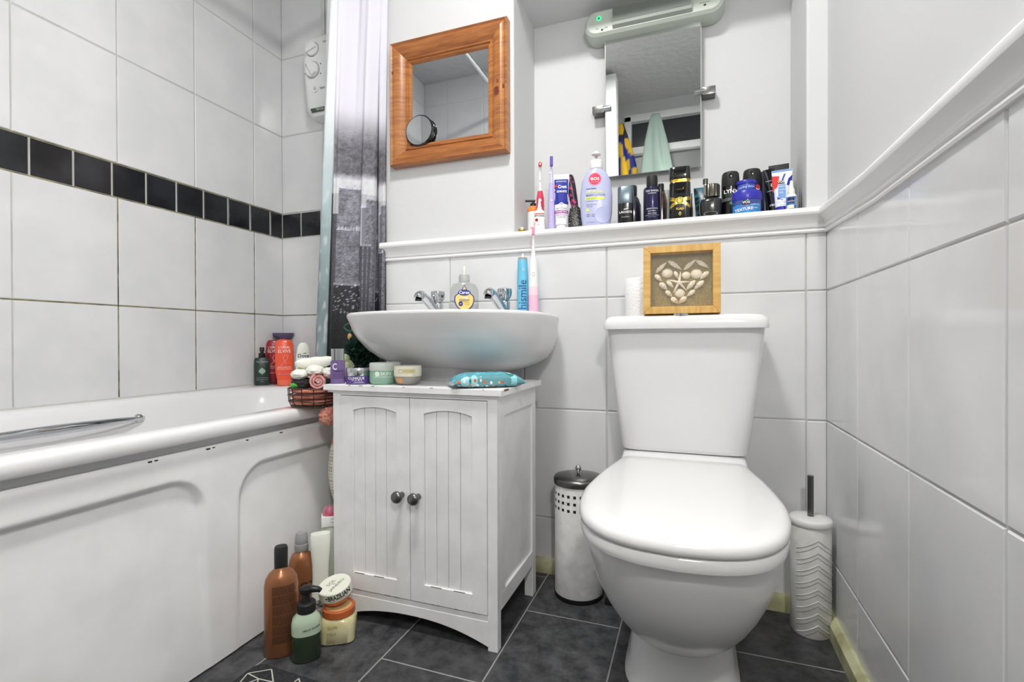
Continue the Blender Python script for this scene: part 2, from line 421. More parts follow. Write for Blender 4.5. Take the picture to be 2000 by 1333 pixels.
hl = thing('fill_lamp', 'added fill lamp, a globe with a white cap on the right wall behind the viewer', 'lamp', FILL_POS)
mb = MB(); mb.ball((0, 0, 0), 0.055, mat('fill_globe', (255, 251, 244), 0.4, emit=280.0), 28); mb.build('globe', hl)
mb = MB(); mb.lathe([(0.066, 0.012), (0.068, 0.014), (0.060, 0.045), (0.035, 0.066), (0.006, 0.072)], WPL, 32); mb.cyl((0.02, 0, 0.055), (XR-FILL_POS[0]-0.004, 0, 0.055), 0.010, WPL, 14); mb.box((XR-FILL_POS[0]-0.012, -0.04, 0.0), (XR-FILL_POS[0]-0.003, 0.04, 0.11), WPL, c=0.003); mb.build('cap', hl)  # cap keeps the added lamp's light off the ceiling

# ================================================================== BATH
bt = thing('bathtub', 'white bath along the tiled left wall with a moulded front panel', 'bath', (0, 0, 0))
N = 96
def rr(x0, x1, y0, y1, n, z):
    return [(p[0], p[1], p[2]) for p in se((x1-x0)/2, (y1-y0)/2, n, N, (x0+x1)/2, (y0+y1)/2, z)]
RZ = 0.530
mb = MB()
B0, B1 = -1.655, -0.003
mb.loft([rr(0.012, 0.6640, B0+0.004, B1-0.004, 60, 0.470), rr(0.012, 0.6660, B0+0.004, B1-0.004, 60, 0.4965), rr(0.009, 0.700, B0, B1, 60, 0.4985), rr(0.009, 0.7035, B0, B1, 50, 0.502), rr(0.009, 0.704, B0, B1, 40, 0.518),
         rr(0.009, 0.701, B0, B1, 40, 0.527), rr(0.010, 0.694, B0+0.002, B1-0.002, 30, RZ),
         rr(0.055, 0.640, B0+0.07, -0.165, 9, RZ-0.001), rr(0.065, 0.630, B0+0.08, -0.178, 7.5, RZ-0.006), rr(0.073, 0.622, B0+0.09, -0.188, 7, RZ-0.02),
         rr(0.085, 0.612, B0+0.12, -0.205, 6, 0.46), rr(0.11, 0.595, B0+0.2, -0.23, 5, 0.32), rr(0.14, 0.57, B0+0.3, -0.27, 4.5, 0.20), rr(0.19, 0.52, B0+0.38, -0.33, 4, 0.165)],
        ACRYL, caps=(False, True))
mb.build('tub', bt, ang=50)
# panel as a relief
mb = MB(); ny, nz = 300, 100; PX = 0.686
def rsd(y, z, y0, y1, z0, z1, r):
    dx = abs(y-(y0+y1)/2)-(y1-y0)/2+r; dz = abs(z-(z0+z1)/2)-(z1-z0)/2+r
    return math.hypot(max(dx, 0), max(dz, 0))+min(max(dx, dz), 0)-r
vs = []; fs = []
for j in range(nz+1):
    z = 0.004+(0.479-0.004)*j/nz
    for i in range(ny+1):
        y = B0+(B1-B0-0.01)*i/ny
        dep = 0
        for (y0, y1, zt) in ((-1.75, -0.905, 0.424), (-0.818, -0.05, 0.418)):
            s = rsd(y, z, y0-0.03*(0.42-z), y1+0.03*max(0, 0.42-z), -0.35, zt, 0.075)
            k = max(0, min(1, -s/0.011)); k = k*k*(3-2*k)
            dep = max(dep, k*(0.0135*min(1, max(0.10, (z-0.02)/0.34))))
        top = max(0, (z-0.470)/0.009)
        vs.append((PX-dep-0.006*top*top, y, z))
for j in range(nz):
    for i in range(ny):
        a = j*(ny+1)+i; fs.append((a, a+1, a+ny+2, a+ny+1))
mb.add(vs, fs, PANEL)
mb.box((PX-0.03, B0, 0.0), (PX-0.014, B1-0.01, 0.4785), PANEL)
for y in [-1.02, -1.008, -0.90, -0.885, -0.80, -0.70]:
    L = random.uniform(0.003, 0.011); mb.box((PX-0.006, y, 0.4735-random.uniform(0, 0.001)), (PX+0.0003, y+L, 0.4752), GAP)
pn = mb.build('bath_panel', bt, ang=60)
mb = MB(); pts = []
h = []
for i in range(25):
    t = i/24; y = -0.635-0.52*t
    bow = math.sin(PI*t)
    h.append((y, bow))
rings = []
for y, bow in h:
    cx = 0.088+0.036*bow**0.7; cz = 0.474+0.004*bow; ra = 0.005+0.006*bow; rb = 0.004+0.010*bow**0.8
    rings.append([(cx+ra*math.cos(2*PI*k/16), y, cz+rb*math.sin(2*PI*k/16)) for k in range(16)])
mb.loft(rings, CHROME)
for y in (-0.65, -1.14): mb.ball((0.086, y, 0.474), 0.013, CHROME)
g = mb.build('grab_handle', bt, ang=80); g['label'] = 'chrome grab handle'

# ================================================================== SHOWER CURTAIN
mb = MB()
def cu(u, Y): q = onY(u, 400, Y); return (q.x, Y, 0)
prof = spline([cu(634, -.300), cu(640, -.318), cu(648, -.324), cu(656, -.318), cu(671, -.300), cu(690, -.280), cu(708, -.268), cu(724, -.258), cu(735, -.244),
               cu(731, -.222), cu(728, -.205), cu(738, -.214), cu(746, -.232), cu(752, -.236), (.660, -.222, 0), (.652, -.18, 0), (.62, -.14, 0), (.60, -.09, 0)], 9)
NP = len(prof); NZC = 420; ZT, ZBOT = 2.12, 0.537
rnd = random.Random(3)
bld = [(0.0, .25, 1.135, .20, 'grid'), (.24, .62, 1.225, .38, 'tex'), (.60, .92, 1.16, .42, 'bars'), (.78, 1.0, 1.19, .34, 'tex'), (.22, .66, 1.085, .34, 'tex'), (.66, .92, 1.03, .20, 'grid'), (.12, .7, .90, .16, 'lace')]
def city(s, z):
    nz_ = noise.noise(Vector((s*14, z*60, 1.3))); n2 = noise.noise(Vector((s*70, z*300, 7.1)))
    sky = 0.79
    if z > 1.245:
        t = max(0, min(1, (1.50-z)/0.16)); t = t*t*(3-2*t)
        v = sky-(0.50*t)*(1 if z > 1.27 else max(0, (z-1.245)/0.025))
        v += t*(0.12*n2+0.10*nz_)*(1 if z < 1.42 else 0.4)
        tint = (v*0.98, v*0.97, v*1.04)
    elif z > 1.2: v = 0.76+0.05*nz_; tint = (v*.97, v*.98, v)
    else: v = 0.62; tint = (v*.95, v*.96, v)
    for (a, b, zt, sh, kind) in bld:
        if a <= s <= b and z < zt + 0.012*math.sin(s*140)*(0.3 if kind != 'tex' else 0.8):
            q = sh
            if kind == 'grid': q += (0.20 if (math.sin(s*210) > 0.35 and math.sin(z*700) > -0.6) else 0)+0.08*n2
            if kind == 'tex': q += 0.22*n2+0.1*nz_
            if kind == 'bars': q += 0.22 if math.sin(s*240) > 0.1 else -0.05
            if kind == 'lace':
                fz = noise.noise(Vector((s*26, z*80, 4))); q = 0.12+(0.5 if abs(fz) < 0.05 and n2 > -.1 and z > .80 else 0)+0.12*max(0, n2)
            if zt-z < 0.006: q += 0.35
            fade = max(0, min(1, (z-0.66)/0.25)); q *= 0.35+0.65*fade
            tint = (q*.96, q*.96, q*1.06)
    return tint
sc0 = 3*9; sc1 = 8*9; cols = []; vs = []
for j in range(NZC+1):
    z = ZBOT+(ZT-ZBOT)*j/NZC; t = (z-0.6)/1.3
    for i, p in enumerate(prof):
        wob = 0.0075*math.sin(i*0.26+z*1.2)+0.003*math.sin(i*0.55-z*2.1)
        dx = -0.030*(0.62-t)*1.6*(1 if i < 9*9 else 0.55)+wob*0.4
        sq = 1.0+0.10*(1-t)
        x = 0.60+(p.x-0.60)*sq+dx; y = p.y-0.01*(1-t)*(1 if i < sc1 else 0.3)+wob
        if x > 0.664 and y > -0.228: x = 0.664
        vs.append((x, y, z))
        if i < sc0:
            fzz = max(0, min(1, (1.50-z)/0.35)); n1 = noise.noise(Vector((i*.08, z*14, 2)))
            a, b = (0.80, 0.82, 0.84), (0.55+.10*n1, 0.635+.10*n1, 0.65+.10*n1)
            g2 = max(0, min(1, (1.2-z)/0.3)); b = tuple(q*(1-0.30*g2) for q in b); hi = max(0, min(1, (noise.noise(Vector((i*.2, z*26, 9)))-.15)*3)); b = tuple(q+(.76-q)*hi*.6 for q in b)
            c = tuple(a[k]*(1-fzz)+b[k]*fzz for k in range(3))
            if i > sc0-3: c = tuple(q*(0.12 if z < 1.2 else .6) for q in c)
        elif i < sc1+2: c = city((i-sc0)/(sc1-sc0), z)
        elif i < sc1+18: c = tuple(q*0.45 for q in city(0.1, z))  # fold recess: print dimmed, its shade painted into the colour
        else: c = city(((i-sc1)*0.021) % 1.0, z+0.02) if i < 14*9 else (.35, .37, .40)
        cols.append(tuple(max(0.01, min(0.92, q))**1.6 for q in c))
fs = []
for j in range(NZC):
    for i in range(NP-1):
        a = j*NP+i; fs.append((a, a+1, a+NP+1, a+NP))
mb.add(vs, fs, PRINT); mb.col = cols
sc = mb.build('shower_curtain', ang=180)
tag(sc, 'shower curtain printed with a misty grey city skyline, gathered beside the bath', 'shower curtain')
mb = MB(); mb.cyl((0.60, YF+0.002, 2.145), (0.60, -0.004, 2.145), 0.0125, CHROME)
for y in (YF+0.008, -0.010): mb.cyl((0.60, y-0.006, 2.145), (0.60, y+0.006, 2.145), 0.03, CHROME)
tag(mb.build('curtain_rail'), 'straight chrome rail above the bath that carries the shower curtain', 'curtain rail')

# ================================================================== ELECTRIC SHOWER
t = thing('electric_shower', 'white electric shower unit with two round dials on the tiled end wall', 'shower', (0.262, 0.0, 1.775))
secs = [(-0.165, 0.055, 0.03, 3), (-0.158, 0.068, 0.052, 4), (-0.13, 0.078, 0.07, 5), (0.05, 0.088, 0.078, 6), (0.14, 0.086, 0.074, 6), (0.158, 0.074, 0.06, 5), (0.166, 0.05, 0.03, 4)]
sf = surf_of(secs)
mb = MB(); mb.body([(q[0], q[1], q[2], q[3]) for q in secs], WPL, 64)
for v in range(len(mb.v)):
    x, y, z = mb.v[v]; mb.v[v] = (x, min(y, -0.003), z)
SXO = -0.026
mb.text('T80', 0.012, 0.030, 0.118, flat((90, 92, 96)), sf); mb.text('TRITON', 0.011, 0.025, -0.062, flat((60, 62, 66)), sf, bold=.02)
mb.poly([(-0.045, -0.147), (0.04, -0.147), (0.04, -0.134), (-0.045, -0.134)], flat((74, 92, 70)), sf, 0.004)
mb.text('TRITON', 0.010, 0.0, -0.1405, WINK, sf, 0.005)
for k, (z, r) in enumerate(((0.098, 0.030), (0.016, 0.033))):
    mb.disc(SXO, z, r, r, GPL, sf, 0.0012, ring=0.9)
for a in (2.5, 3.3, -0.5, 0.4): mb.disc(SXO+0.043*math.cos(a), 0.016+0.043*math.sin(a), 0.002, 0.003, INK, sf, 0.001)
mb.build('housing', t)
for z, r, a in ((0.098, 0.027, 0.35), (0.016, 0.030, -0.95)):
    mb = MB(); yy = sf(SXO, z)
    mb.loft([[(SXO+q*math.cos(2*PI*k/32), yy-d, z+q*math.sin(2*PI*k/32)) for k in range(32)] for q, d in ((r, -0.003), (r, 0.006), (r*0.93, 0.009))], WPL)
    c, s = math.cos(a), math.sin(a)
    mb.loft([[(SXO+(u*c-v*s)*r*0.95, yy-d, z+(u*s+v*c)*r*0.95) for u, v in ((-0.98, -0.22), (0.98, -0.34), (0.98, 0.34), (-0.98, 0.22))] for d in (0.008, 0.016)], WPL)
    mb.build('dial', t, bevel=0.001)
mb = MB(); yy = sf(SXO+0.012, -0.062)
mb.loft([[(SXO+0.010+q*math.cos(2*PI*k/28), yy-d, -0.060+q*math.sin(2*PI*k/28)) for k in range(28)] for q, d in ((0.014, -0.002), (0.014, 0.004), (0.010, 0.005), (0.0095, 0.003))], WPL)
mb.disc(SXO+0.010, -0.060, 0.0048, 0.0048, INK, lambda x, z: yy-0.0035, ring=0.72, a0=2.1, a1=7.2); mb.patch(SXO+0.0093, SXO+0.0107, -0.060, -0.0545, INK, lambda x, z: yy-0.0036)
mb.build('power_button', t)
mb = MB()
for x in (0.222, 0.243): mb.box((x, -0.014, 1.93), (x+0.019, -0.001, ZC-0.002), flat((206, 208, 208)), c=0.002)
mb.box((0.243, -0.016, 1.93), (0.2455, -0.0015, ZC-0.002), flat((168, 160, 110)))
tag(mb.build('pipe_cover'), 'pale vertical pipe cover rising above the electric shower', 'pipe cover')

# ================================================================== MIRRORS AND WALL LIGHT
t = thing('framed_mirror', 'square mirror in an orange pine frame on the white wall', 'mirror', (0, YB, 0))
X0, X1, Z0, Z1 = 0.7105, 1.1285, 1.2885, 1.6985; W = 0.072
fp = [(0, 0.001), (0, 0.030), (0.004, 0.034), (0.009, 0.030), (0.013, 0.030), (0.022, 0.034), (0.034, 0.031), (0.046, 0.022), (0.052, 0.017), (0.054, 0.020), (0.059, 0.020), (0.061, 0.015), (0.066, 0.015), (0.070, 0.011), (0.072, 0.006)]
def frame_side(name, horiz, low):
    mb = MB(); rings = []
    for e in (0, 1):
        ring = []
        for d, h in fp:
            if horiz:
                z = Z0+d if low else Z1-d; x = X0+d if e == 0 else X1-d
            else:
                x = X0+d if low else X1-d; z = Z0+d if e == 0 else Z1-d
            ring.append((x, -h, z))
        rings.append(ring)
    mb.loft(rings, PINEH if horiz else PINE, closed=False)
    if not horiz and not low:
        for (kx, kz, kr) in ((X1-0.033, 1.475, 0.010), (X1-0.030, 1.505, 0.004)):
            mb.disc(kx, kz, kr, kr*1.3, KNOT, lambda x, z: -0.0325, 0.0006)
        mb.disc(X1-0.012, 1.487, 0.004, 0.007, KNOT, lambda x, z: -0.0302, 0.0006)
    if not horiz and low: mb.disc(X0+0.010, 1.60, 0.003, 0.005, KNOT, lambda x, z: -0.0305, 0.0006)
    return mb.build('frame_rail' if horiz else 'frame_stile', t, ang=25)
frame_side('', True, True); frame_side('', True, False); frame_side('', False, True); frame_side('', False, False)
mb = MB(); mb.box((X0+0.06, -0.0065, Z0+0.06), (X1-0.06, -0.002, Z1-0.06), MIRROR); g = mb.build('mirror_glass', t)
t = thing('magnifying_mirror', 'small round black-rimmed mirror stuck to the lower left corner of the pine-framed mirror', 'mirror', (0.8165, YB-0.0068, 1.398), 0)
def puck(r, y0, y1): return [[(q*math.cos(2*PI*k/48), y, q*math.sin(2*PI*k/48)) for k in range(48)] for q, y in ((r*0.93, y0), (r, y0-0.002), (r, y1+0.002), (r*0.96, y1))]
mb = MB(); mb.loft(puck(0.049, 0.0, -0.006), BLKG); mb.loft(puck(0.046, -0.006, -0.011), BLKM); mb.loft(puck(0.051, -0.010, -0.017), BLKG)
mb.build('rim', t)
mb = MB(); mb.disc(0, 0, 0.047, 0.047, MIRROR, lambda x, z: -0.0172, N=48); mb.build('mirror_glass', t)

t = thing('tilting_mirror', 'frameless rectangular mirror held by two side clips at the back of the niche', 'mirror', (1.540, -0.034, 1.466))
t.rotation_euler = (math.radians(1.0), 0, 0)
mb = MB(); mb.box((-0.1465, -0.001, -0.2255), (0.1465, 0.003, 0.2255), flat((96, 106, 98), 0.3)); mb.patch(-0.1445, 0.1445, -0.2235, 0.2235, MIRROR2, lambda x, z: -0.0012, 0.0001, 1, 1)
for s in (-1, 1): mb.box((s*0.1465-0.0008, -0.0016, -0.2255), (s*0.1465+0.0008, 0.003, 0.2255), flat((200, 206, 198), 0.2))
mb.build('mirror_glass', t, smooth=False)
for s, dz in ((-1, -0.002), (1, 0.002)):
    mb = MB(); mb.cyl((s*0.128, -0.006, dz), (s*0.156, -0.006, dz), 0.008, CHROME, 20)
    mb.box((s*0.152-0.002 if s > 0 else s*0.188, -0.010, dz-0.013), (s*0.188 if s > 0 else s*0.152+0.002, 0.031, dz+0.011), STEEL, c=0.002)
    g = mb.build('clip', t); g['label'] = 'chrome swivel clip'
t = thing('wall_light', 'long pale wall light with a ribbed grille and green indicator lights above the niche mirror', 'light', (1.542, -0.004, 1.727), 0)
secs = []
mb = MB()
def pill(L, hh, y): return [(L*0 + (math.copysign(max(0, L-hh), math.cos(a))+hh*math.cos(a) if True else 0), y, hh*math.sin(a)) for a in [2*PI*k/48 for k in range(48)]]
WLB = flat((188, 196, 186), 0.4); HL = 0.213
mb.loft([pill(HL-0.004, 0.040, 0.0), pill(HL, 0.044, -0.004), pill(HL, 0.044, -0.05), pill(HL-0.003, 0.041, -0.062), pill(HL-0.012, 0.033, -0.070)], WLB)
sfl = lambda x, z: -0.070
mb.text('OFF', 0.006, -0.140, -0.022, INK, sfl); mb.text('ON', 0.006, -0.168, -0.020, INK, sfl)
mb.disc(-0.152, -0.026, 0.004, 0.003, INK, sfl); mb.disc(0.155, -0.018, 0.004, 0.003, INK, sfl); mb.patch(0.140, 0.170, -0.011, -0.0095, flat((110, 112, 110)), sfl)
mb.build('housing', t, ang=30)
mb = MB(); GRL = flat((148, 156, 148), 0.5)
gx0, gx1 = -0.118, 0.118
mb.loft([[(x, y, z) for y, z in ((-0.066, 0.034), (-0.078, 0.030), (-0.082, 0.005), (-0.080, -0.024), (-0.066, -0.034))] for x in (gx0, gx1)], GRL)
for k in range(88):
    x = gx0+0.003+k*(gx1-gx0-0.006)/87
    mb.loft([[(x+d, y, z) for y, z in ((-0.077, 0.031), (-0.0805, 0.030), (-0.0845, 0.005), (-0.0825, -0.014), (-0.080, -0.014))] for d in (-0.0006, 0.0006)], flat((122, 130, 124), 0.5))
mb.build('grille', t, ang=30)
mb = MB(); mb.loft([[(-0.162+q*math.cos(2*PI*k/24), y, 0.012+q*math.sin(2*PI*k/24)) for k in range(24)] for q, y in ((0.0075, -0.069), (0.0072, -0.0725), (0.004, -0.0725), (0.0035, -0.0705))], mat('green_led', (60, 235, 150), 0.3, emit=0.9))
mb.disc(-0.162, 0.012, 0.0032, 0.0032, flat((40, 60, 48)), lambda x, z: -0.0712); mb.build('indicator_light', t)
mb = MB(); mb.loft([[(0.145+q*math.cos(2*PI*k/16), y, 0.020+q*math.sin(2*PI*k/16)) for k in range(16)] for q, y in ((0.004, -0.069), (0.004, -0.072), (0.003, -0.0725))], mat('green_led', (60, 235, 150)))
mb.build('indicator_light', t)

# ================================================================== BASIN, TAPS
BX = 1.024; RIMZ = 0.777; N = 80
def dshape(a, fr, back, z, n=2.5, nb=6, cx=BX, ymid=None):
    # D outline: front half superellipse n, back half squared nb
    ym = ymid if ymid is not None else back-fr*0.42
    out = []
    for i in range(N):
        t = 2*PI*i/N; c, s = math.cos(t), math.sin(t)
        e = n if s < 0 else nb
        x = cx+a*math.copysign(abs(c)**(2/e), c)
        y = ym+(back-ym if s >= 0 else fr-(back-ym))*math.copysign(abs(s)**(2/e), s)
        out.append((x, y, z))
    return out
t = thing('wash_basin', 'white ceramic wash basin with two chrome taps above the white cabinet', 'basin', (0, 0, 0))
YW = YB-0.003
mb = MB()
mb.loft([dshape(0.09, 0.15, YW, 0.612), dshape(0.155, 0.205, YW, 0.620), dshape(0.205, 0.262, YW, 0.636), dshape(0.240, 0.312, YW, 0.656), dshape(0.259, 0.354, YW, 0.680), dshape(0.270, 0.392, YW, 0.708),
         dshape(0.275, 0.416, YW, 0.732), dshape(0.277, 0.428, YW, 0.752), dshape(0.2795, 0.440, YW, 0.768), dshape(0.279, 0.440, YW, 0.774), dshape(0.275, 0.436, YW-0.002, RIMZ), dshape(0.258, 0.418, YW-0.004, RIMZ-0.001, ymid=YW-0.14),
         dshape(0.235, 0.285, YW-0.115, RIMZ-0.006, nb=4, ymid=YW-0.22), dshape(0.222, 0.262, YW-0.125, RIMZ-0.018, nb=4, ymid=YW-0.22), dshape(0.19, 0.222, YW-0.14, 0.71, nb=3, ymid=YW-0.235), dshape(0.12, 0.15, YW-0.165, 0.685, nb=2.5, ymid=YW-0.235), dshape(0.03, 0.06, YW-0.205, 0.680, nb=2, ymid=YW-0.235)], CERAMIC)
mb.build('bowl', t, ang=50)
mb = MB()
PXC, PYC_ = 0.998, -0.345
mb.loft([se(0.118, 0.118, 2.3, 48, PXC, PYC_, 0.645), se(0.116, 0.116, 2.3, 48, PXC, PYC_, 0.628), se(0.108, 0.112, 2.3, 48, PXC, PYC_, 0.618), se(0.104, 0.108, 2.3, 48, PXC, PYC_, 0.610), se(0.096, 0.10, 2.4, 48, PXC, PYC_, 0.4), se(0.10, 0.105, 2.4, 48, PXC, PYC_, 0.004)], CERAMIC)
mb.build('pedestal', t, ang=50)
def tap(cx, cy, dirx, mir):
    mb = MB(); z0 = RIMZ-0.002
    mb.lathe([(0.022, z0), (0.022, z0+0.006), (0.017, z0+0.010), (0.0165, z0+0.045), (0.012, z0+0.05)], CHROME, 28, None, cx, cy)
    p = [Vector((cx, cy, z0+0.016)), Vector((cx+dirx*0.25, cy-0.028, z0+0.034)), Vector((cx+dirx*0.6, cy-0.058, z0+0.054)), Vector((cx+dirx*0.9, cy-0.080, z0+0.066)), Vector((cx+dirx, cy-0.092, z0+0.064)), Vector((cx+dirx, cy-0.098, z0+0.054))]
    mb.tube(spline(p, 5), 0.0142, CHROME, 18)
    q = p[-1]; mb.cyl(q+Vector((0, 0, -0.001)), q+Vector((0, 0, -0.006)), 0.0095, flat((44, 44, 44)), 18)
    mb.build('tap_body', t, ang=50)
    mb = MB(); zz = z0+0.046; prof = [(0.010, 0.0), (0.014, 0.006), (0.0205, 0.016), (0.0225, 0.028), (0.021, 0.038), (0.012, 0.041)]
    rings = []
    for r, z in prof:
        rings.append([(cx+r*(1+0.10*math.cos(6*a))*math.cos(a), cy+r*(1+0.10*math.cos(6*a))*math.sin(a), zz+z) for a in [2*PI*k/48 for k in range(48)]])
    mb.loft(rings, CHROME); mb.build('tap_handle', t, ang=40)
tap(0.908, -0.285, -0.012, 1); tap(1.132, -0.285, -0.012, 1)
# items on the basin ledge
def bottle(name, label, cat, x, y, z, secs, m, rz=None, parts=(), prints=None, group=None, bm_name='bottle', N=48, ang=38):
    t = thing(name, label, cat, (x, y, z), face_cam(x, y, 1.0) if rz is None else rz, group)
    mb = MB(); mb.body(secs, m, N)
    if prints: prints(mb, surf_of(secs))
    mb.build(bm_name, t, ang=ang)
    for nm, fn in parts:
        mb = MB(); fn(mb); mb.build(nm, t, ang=ang)
    return t
CLEAR = mat('clear_plastic', (236, 238, 236), 0.08, trans=0.92, ior=1.3)
def pr(mb, f):
    pass
secs = [(0, 0.040, 0.022, 3), (0.004, 0.043, 0.024, 3.5), (0.05, 0.0445, 0.025, 3.5), (0.086, 0.043, 0.024, 3), (0.101, 0.034, 0.020, 2.6), (0.107, 0.018, 0.016, 2), (0.111, 0.013, 0.013, 2)]
def lab(mb):
    f = surf_of(secs); n = 40
    def drop(s): return [(s*0.029*math.sin(2*PI*k/n)*(1 if math.cos(2*PI*k/n) < 0.3 else max(0, 1-(math.cos(2*PI*k/n)-0.3)/0.72)), 0.053+s*(0.033*math.cos(2*PI*k/n)+(0.012*max(0, math.cos(2*PI*k/n))**3))) for k in range(n)]
    mb.poly(drop(1.05), flat((34, 40, 132), 0.35), f, 0.0008); mb.poly(drop(0.94), flat((228, 204, 118), 0.35), f, 0.0012)
    mb.disc(0, 0.074, 0.019, 0.009, flat((34, 40, 132), 0.35), f, 0.0016); mb.text('Carex', 0.0125, 0, 0.0738, WINK, f, 0.002, bold=.02)
    mb.text('CARE', 0.009, 0, 0.057, WINK, f, 0.0016, bold=.03); mb.disc(-0.011, 0.040, 0.0065, 0.0075, flat((34, 40, 132), 0.35), f, 0.0016); mb.text('x3', 0.006, -0.011, 0.040, WINK, f, 0.002)
    for k in (0, 1): mb.text('HANDS' if k else 'CARING', 0.0042, 0.009, 0.043-k*0.006, flat((120, 96, 60)), f, 0.0016)
c = onY(907, 600, -0.285)
ts = bottle('soap_dispenser', 'clear liquid soap bottle with a yellow drop-shaped label between the basin taps', 'soap', c.x, -0.285, RIMZ, secs, CLEAR, parts=(
    ('label', lab), ('collar', lambda mb: mb.lathe([(0.0165, 0.109), (0.0165, 0.128), (0.015, 0.131)], flat((176, 180, 178), 0.35))),
    ('pump', lambda mb: mb.lathe([(0.010, 0.131), (0.010, 0.135, BLKM), (0.0045, 0.1355), (0.004, 0.154), (0.003, 0.158)], flat((232, 232, 224), 0.3)))))
# toothbrushes on the basin
HIB = flat((108, 188, 220), 0.35)
c = onY(1021, 600, -0.285)
secs = [(0, 0.0155, 0.0155, 2), (0.003, 0.0165, 0.0165, 2), (0.10, 0.0165, 0.0165, 2), (0.135, 0.0155, 0.0155, 2), (0.165, 0.0145, 0.0145, 2, GPL), (0.172, 0.013, 0.013, 2, WPL), (0.173, 0.004, 0.004, 2, WPL), (0.184, 0.0025, 0.0025, 2, WPL)]
bottle('electric_toothbrush', 'light blue cylinder electric toothbrush handle without a head on the basin edge', 'toothbrush', c.x, -0.285, RIMZ, secs, HIB, bm_name='handle',
       prints=lambda mb, f: (mb.text('hismile', 0.034, 0.0005, 0.062, flat((40, 92, 148)), f, 0.0008, rot=PI/2, bold=.004, sx=.92), mb.disc(0.003, 0.135, 0.0035, 0.0035, flat((200, 226, 236)), f, ring=0.7)))
c = onY(1042, 600, -0.285)
secs = [(0, 0.0135, 0.0125, 2.2), (0.004, 0.0145, 0.0135, 2.2), (0.06, 0.0145, 0.0135, 2.2, flat((240, 212, 222), 0.35)), (0.085, 0.0145, 0.0135, 2.2, WPL), (0.12, 0.0135, 0.0125, 2.2, WPL), (0.166, 0.0115, 0.011, 2, WPL)]
def pinkhead(mb):
    mb.tube([(0, 0, 0.166), (0, 0, 0.186), (0, 0, 0.215), (0, 0, 0.236), (0, 0, 0.256)], [0.0085, 0.006, 0.0035, 0.0042, 0.0046], flat((240, 228, 234), 0.35), 16)
    mb.box((-0.0045, -0.012, 0.236), (0.0045, -0.003, 0.258), flat((222, 150, 176), 0.7), c=0.001)
bottle('electric_toothbrush', 'pink and white electric toothbrush with its brush head on, standing on the basin edge', 'toothbrush', c.x, -0.285, RIMZ, secs, flat((240, 186, 212), 0.35), bm_name='handle',
       prints=lambda mb, f: (mb.disc(0, 0.120, 0.0045, 0.006, GPL, f, ring=0.85), [mb.disc(0, 0.04+k*0.008, 0.0012, 0.0012, flat((250, 224, 234)), f) for k in range(4)]), parts=(('brush_head', pinkhead),))

# ================================================================== CABINET
t = thing('vanity_cabinet', 'white wooden under-basin cabinet with two tongue-and-groove doors', 'cabinet', (0, 0, 0))
CX0, CX1, CY0, CY1, CH = 0.7965, 1.2475, -0.637, -0.345, 0.580
mb = MB()
# top with a notch for the pedestal
nx0, nx1, ny_ = PXC-0.125, PXC+0.125, PYC_-0.125
mb.box((0.775, -0.648, CH), (1.262, ny_, CH+0.014), CABW); mb.box((0.775, ny_, CH), (nx0, CY1+0.006, CH+0.014), CABW); mb.box((nx1, ny_, CH), (1.262, CY1+0.006, CH+0.014), CABW)
mb.box((0.784, -0.641, CH-0.006), (1.254, ny_, CH), CABW)
for k in range(12):
    x = 0.79+0.44*random.random(); mb.box((x, -0.6484, CH+0.0128), (x+random.uniform(0.002, 0.010), -0.6465, CH+0.0143), CHIP)
mb.box((1.2605, -0.63, CH+0.009), (1.2623, -0.60, CH+0.0144), CHIP)
mb.build('top', t, bevel=0.002, smooth=False)
mb = MB()
# carcass: stiles, aprons, side frames and panels
S = 0.024
for x0, x1 in ((CX0, CX0+S), (CX1-S, CX1)):
    mb.box((x0, CY0, 0), (x1, CY0+0.022, CH-0.004), CABW)
    mb.box((x0, CY1-0.03, 0), (x1, CY1, CH-0.004), CABW)
    xa, xb = (x0, x0+0.016) if x0 == CX0 else (x1-0.016, x1)
    mb.box((xa, CY0+0.022, CH-0.05), (xb, CY1-0.03, CH-0.004), CABW); mb.box((xa, CY0+0.022, 0.085), (xb, CY1-0.03, 0.125), CABW)
    mb.box((xa, CY0+0.022, 0.125), (xb, CY0+0.050, CH-0.05), CABW)
    xc, xd = (x0+0.006, x0+0.011) if x0 == CX0 else (x1-0.011, x1-0.006)
    mb.box((xc, CY0+0.022, 0.12), (xd, CY1-0.03, CH-0.045), CABW)
    if x0 != CX0:
        ar = [(CY0+0.052-0.03+0.03*k/6, 0.07+0.0*k) for k in range(7)]
mb.box((CX0+S, CY0, CH-0.012), (CX1-S, CY0+0.02, CH-0.004), CABW)
mb.box((CX0+S, CY0+0.002, 0.064), (CX1-S, CY0+0.02, 0.078), CABW)
a0, a1 = CX0+S, CX1-S; ol = [(a0, 0.066)]
for k in range(25):
    q = k/24; ol.append((a0+(a1-a0)*q, 0.008+0.034*(1-abs(2*q-1)**2.2)))
ol.append((a1, 0.066))
arch = MB()
arch.loft([[(x, CY0+0.001, z), (x, CY0+0.016, z), (x, CY0+0.016, 0.066), (x, CY0+0.001, 0.066)] for x, z in ol[1:-1]], CABW)
o = len(mb.v); mb.add(arch.v, arch.f, CABW)
mb.box((CX0+0.018, CY0+0.03, 0.088), (CX1-0.018, CY1-0.032, 0.098), CABW)
mb.box((CX0+0.018, CY0+0.0225, 0.0785), (CX1-0.018, CY0+0.026, CH-0.014), GAP)
mb.build('carcass', t, bevel=0.0012, smooth=False)
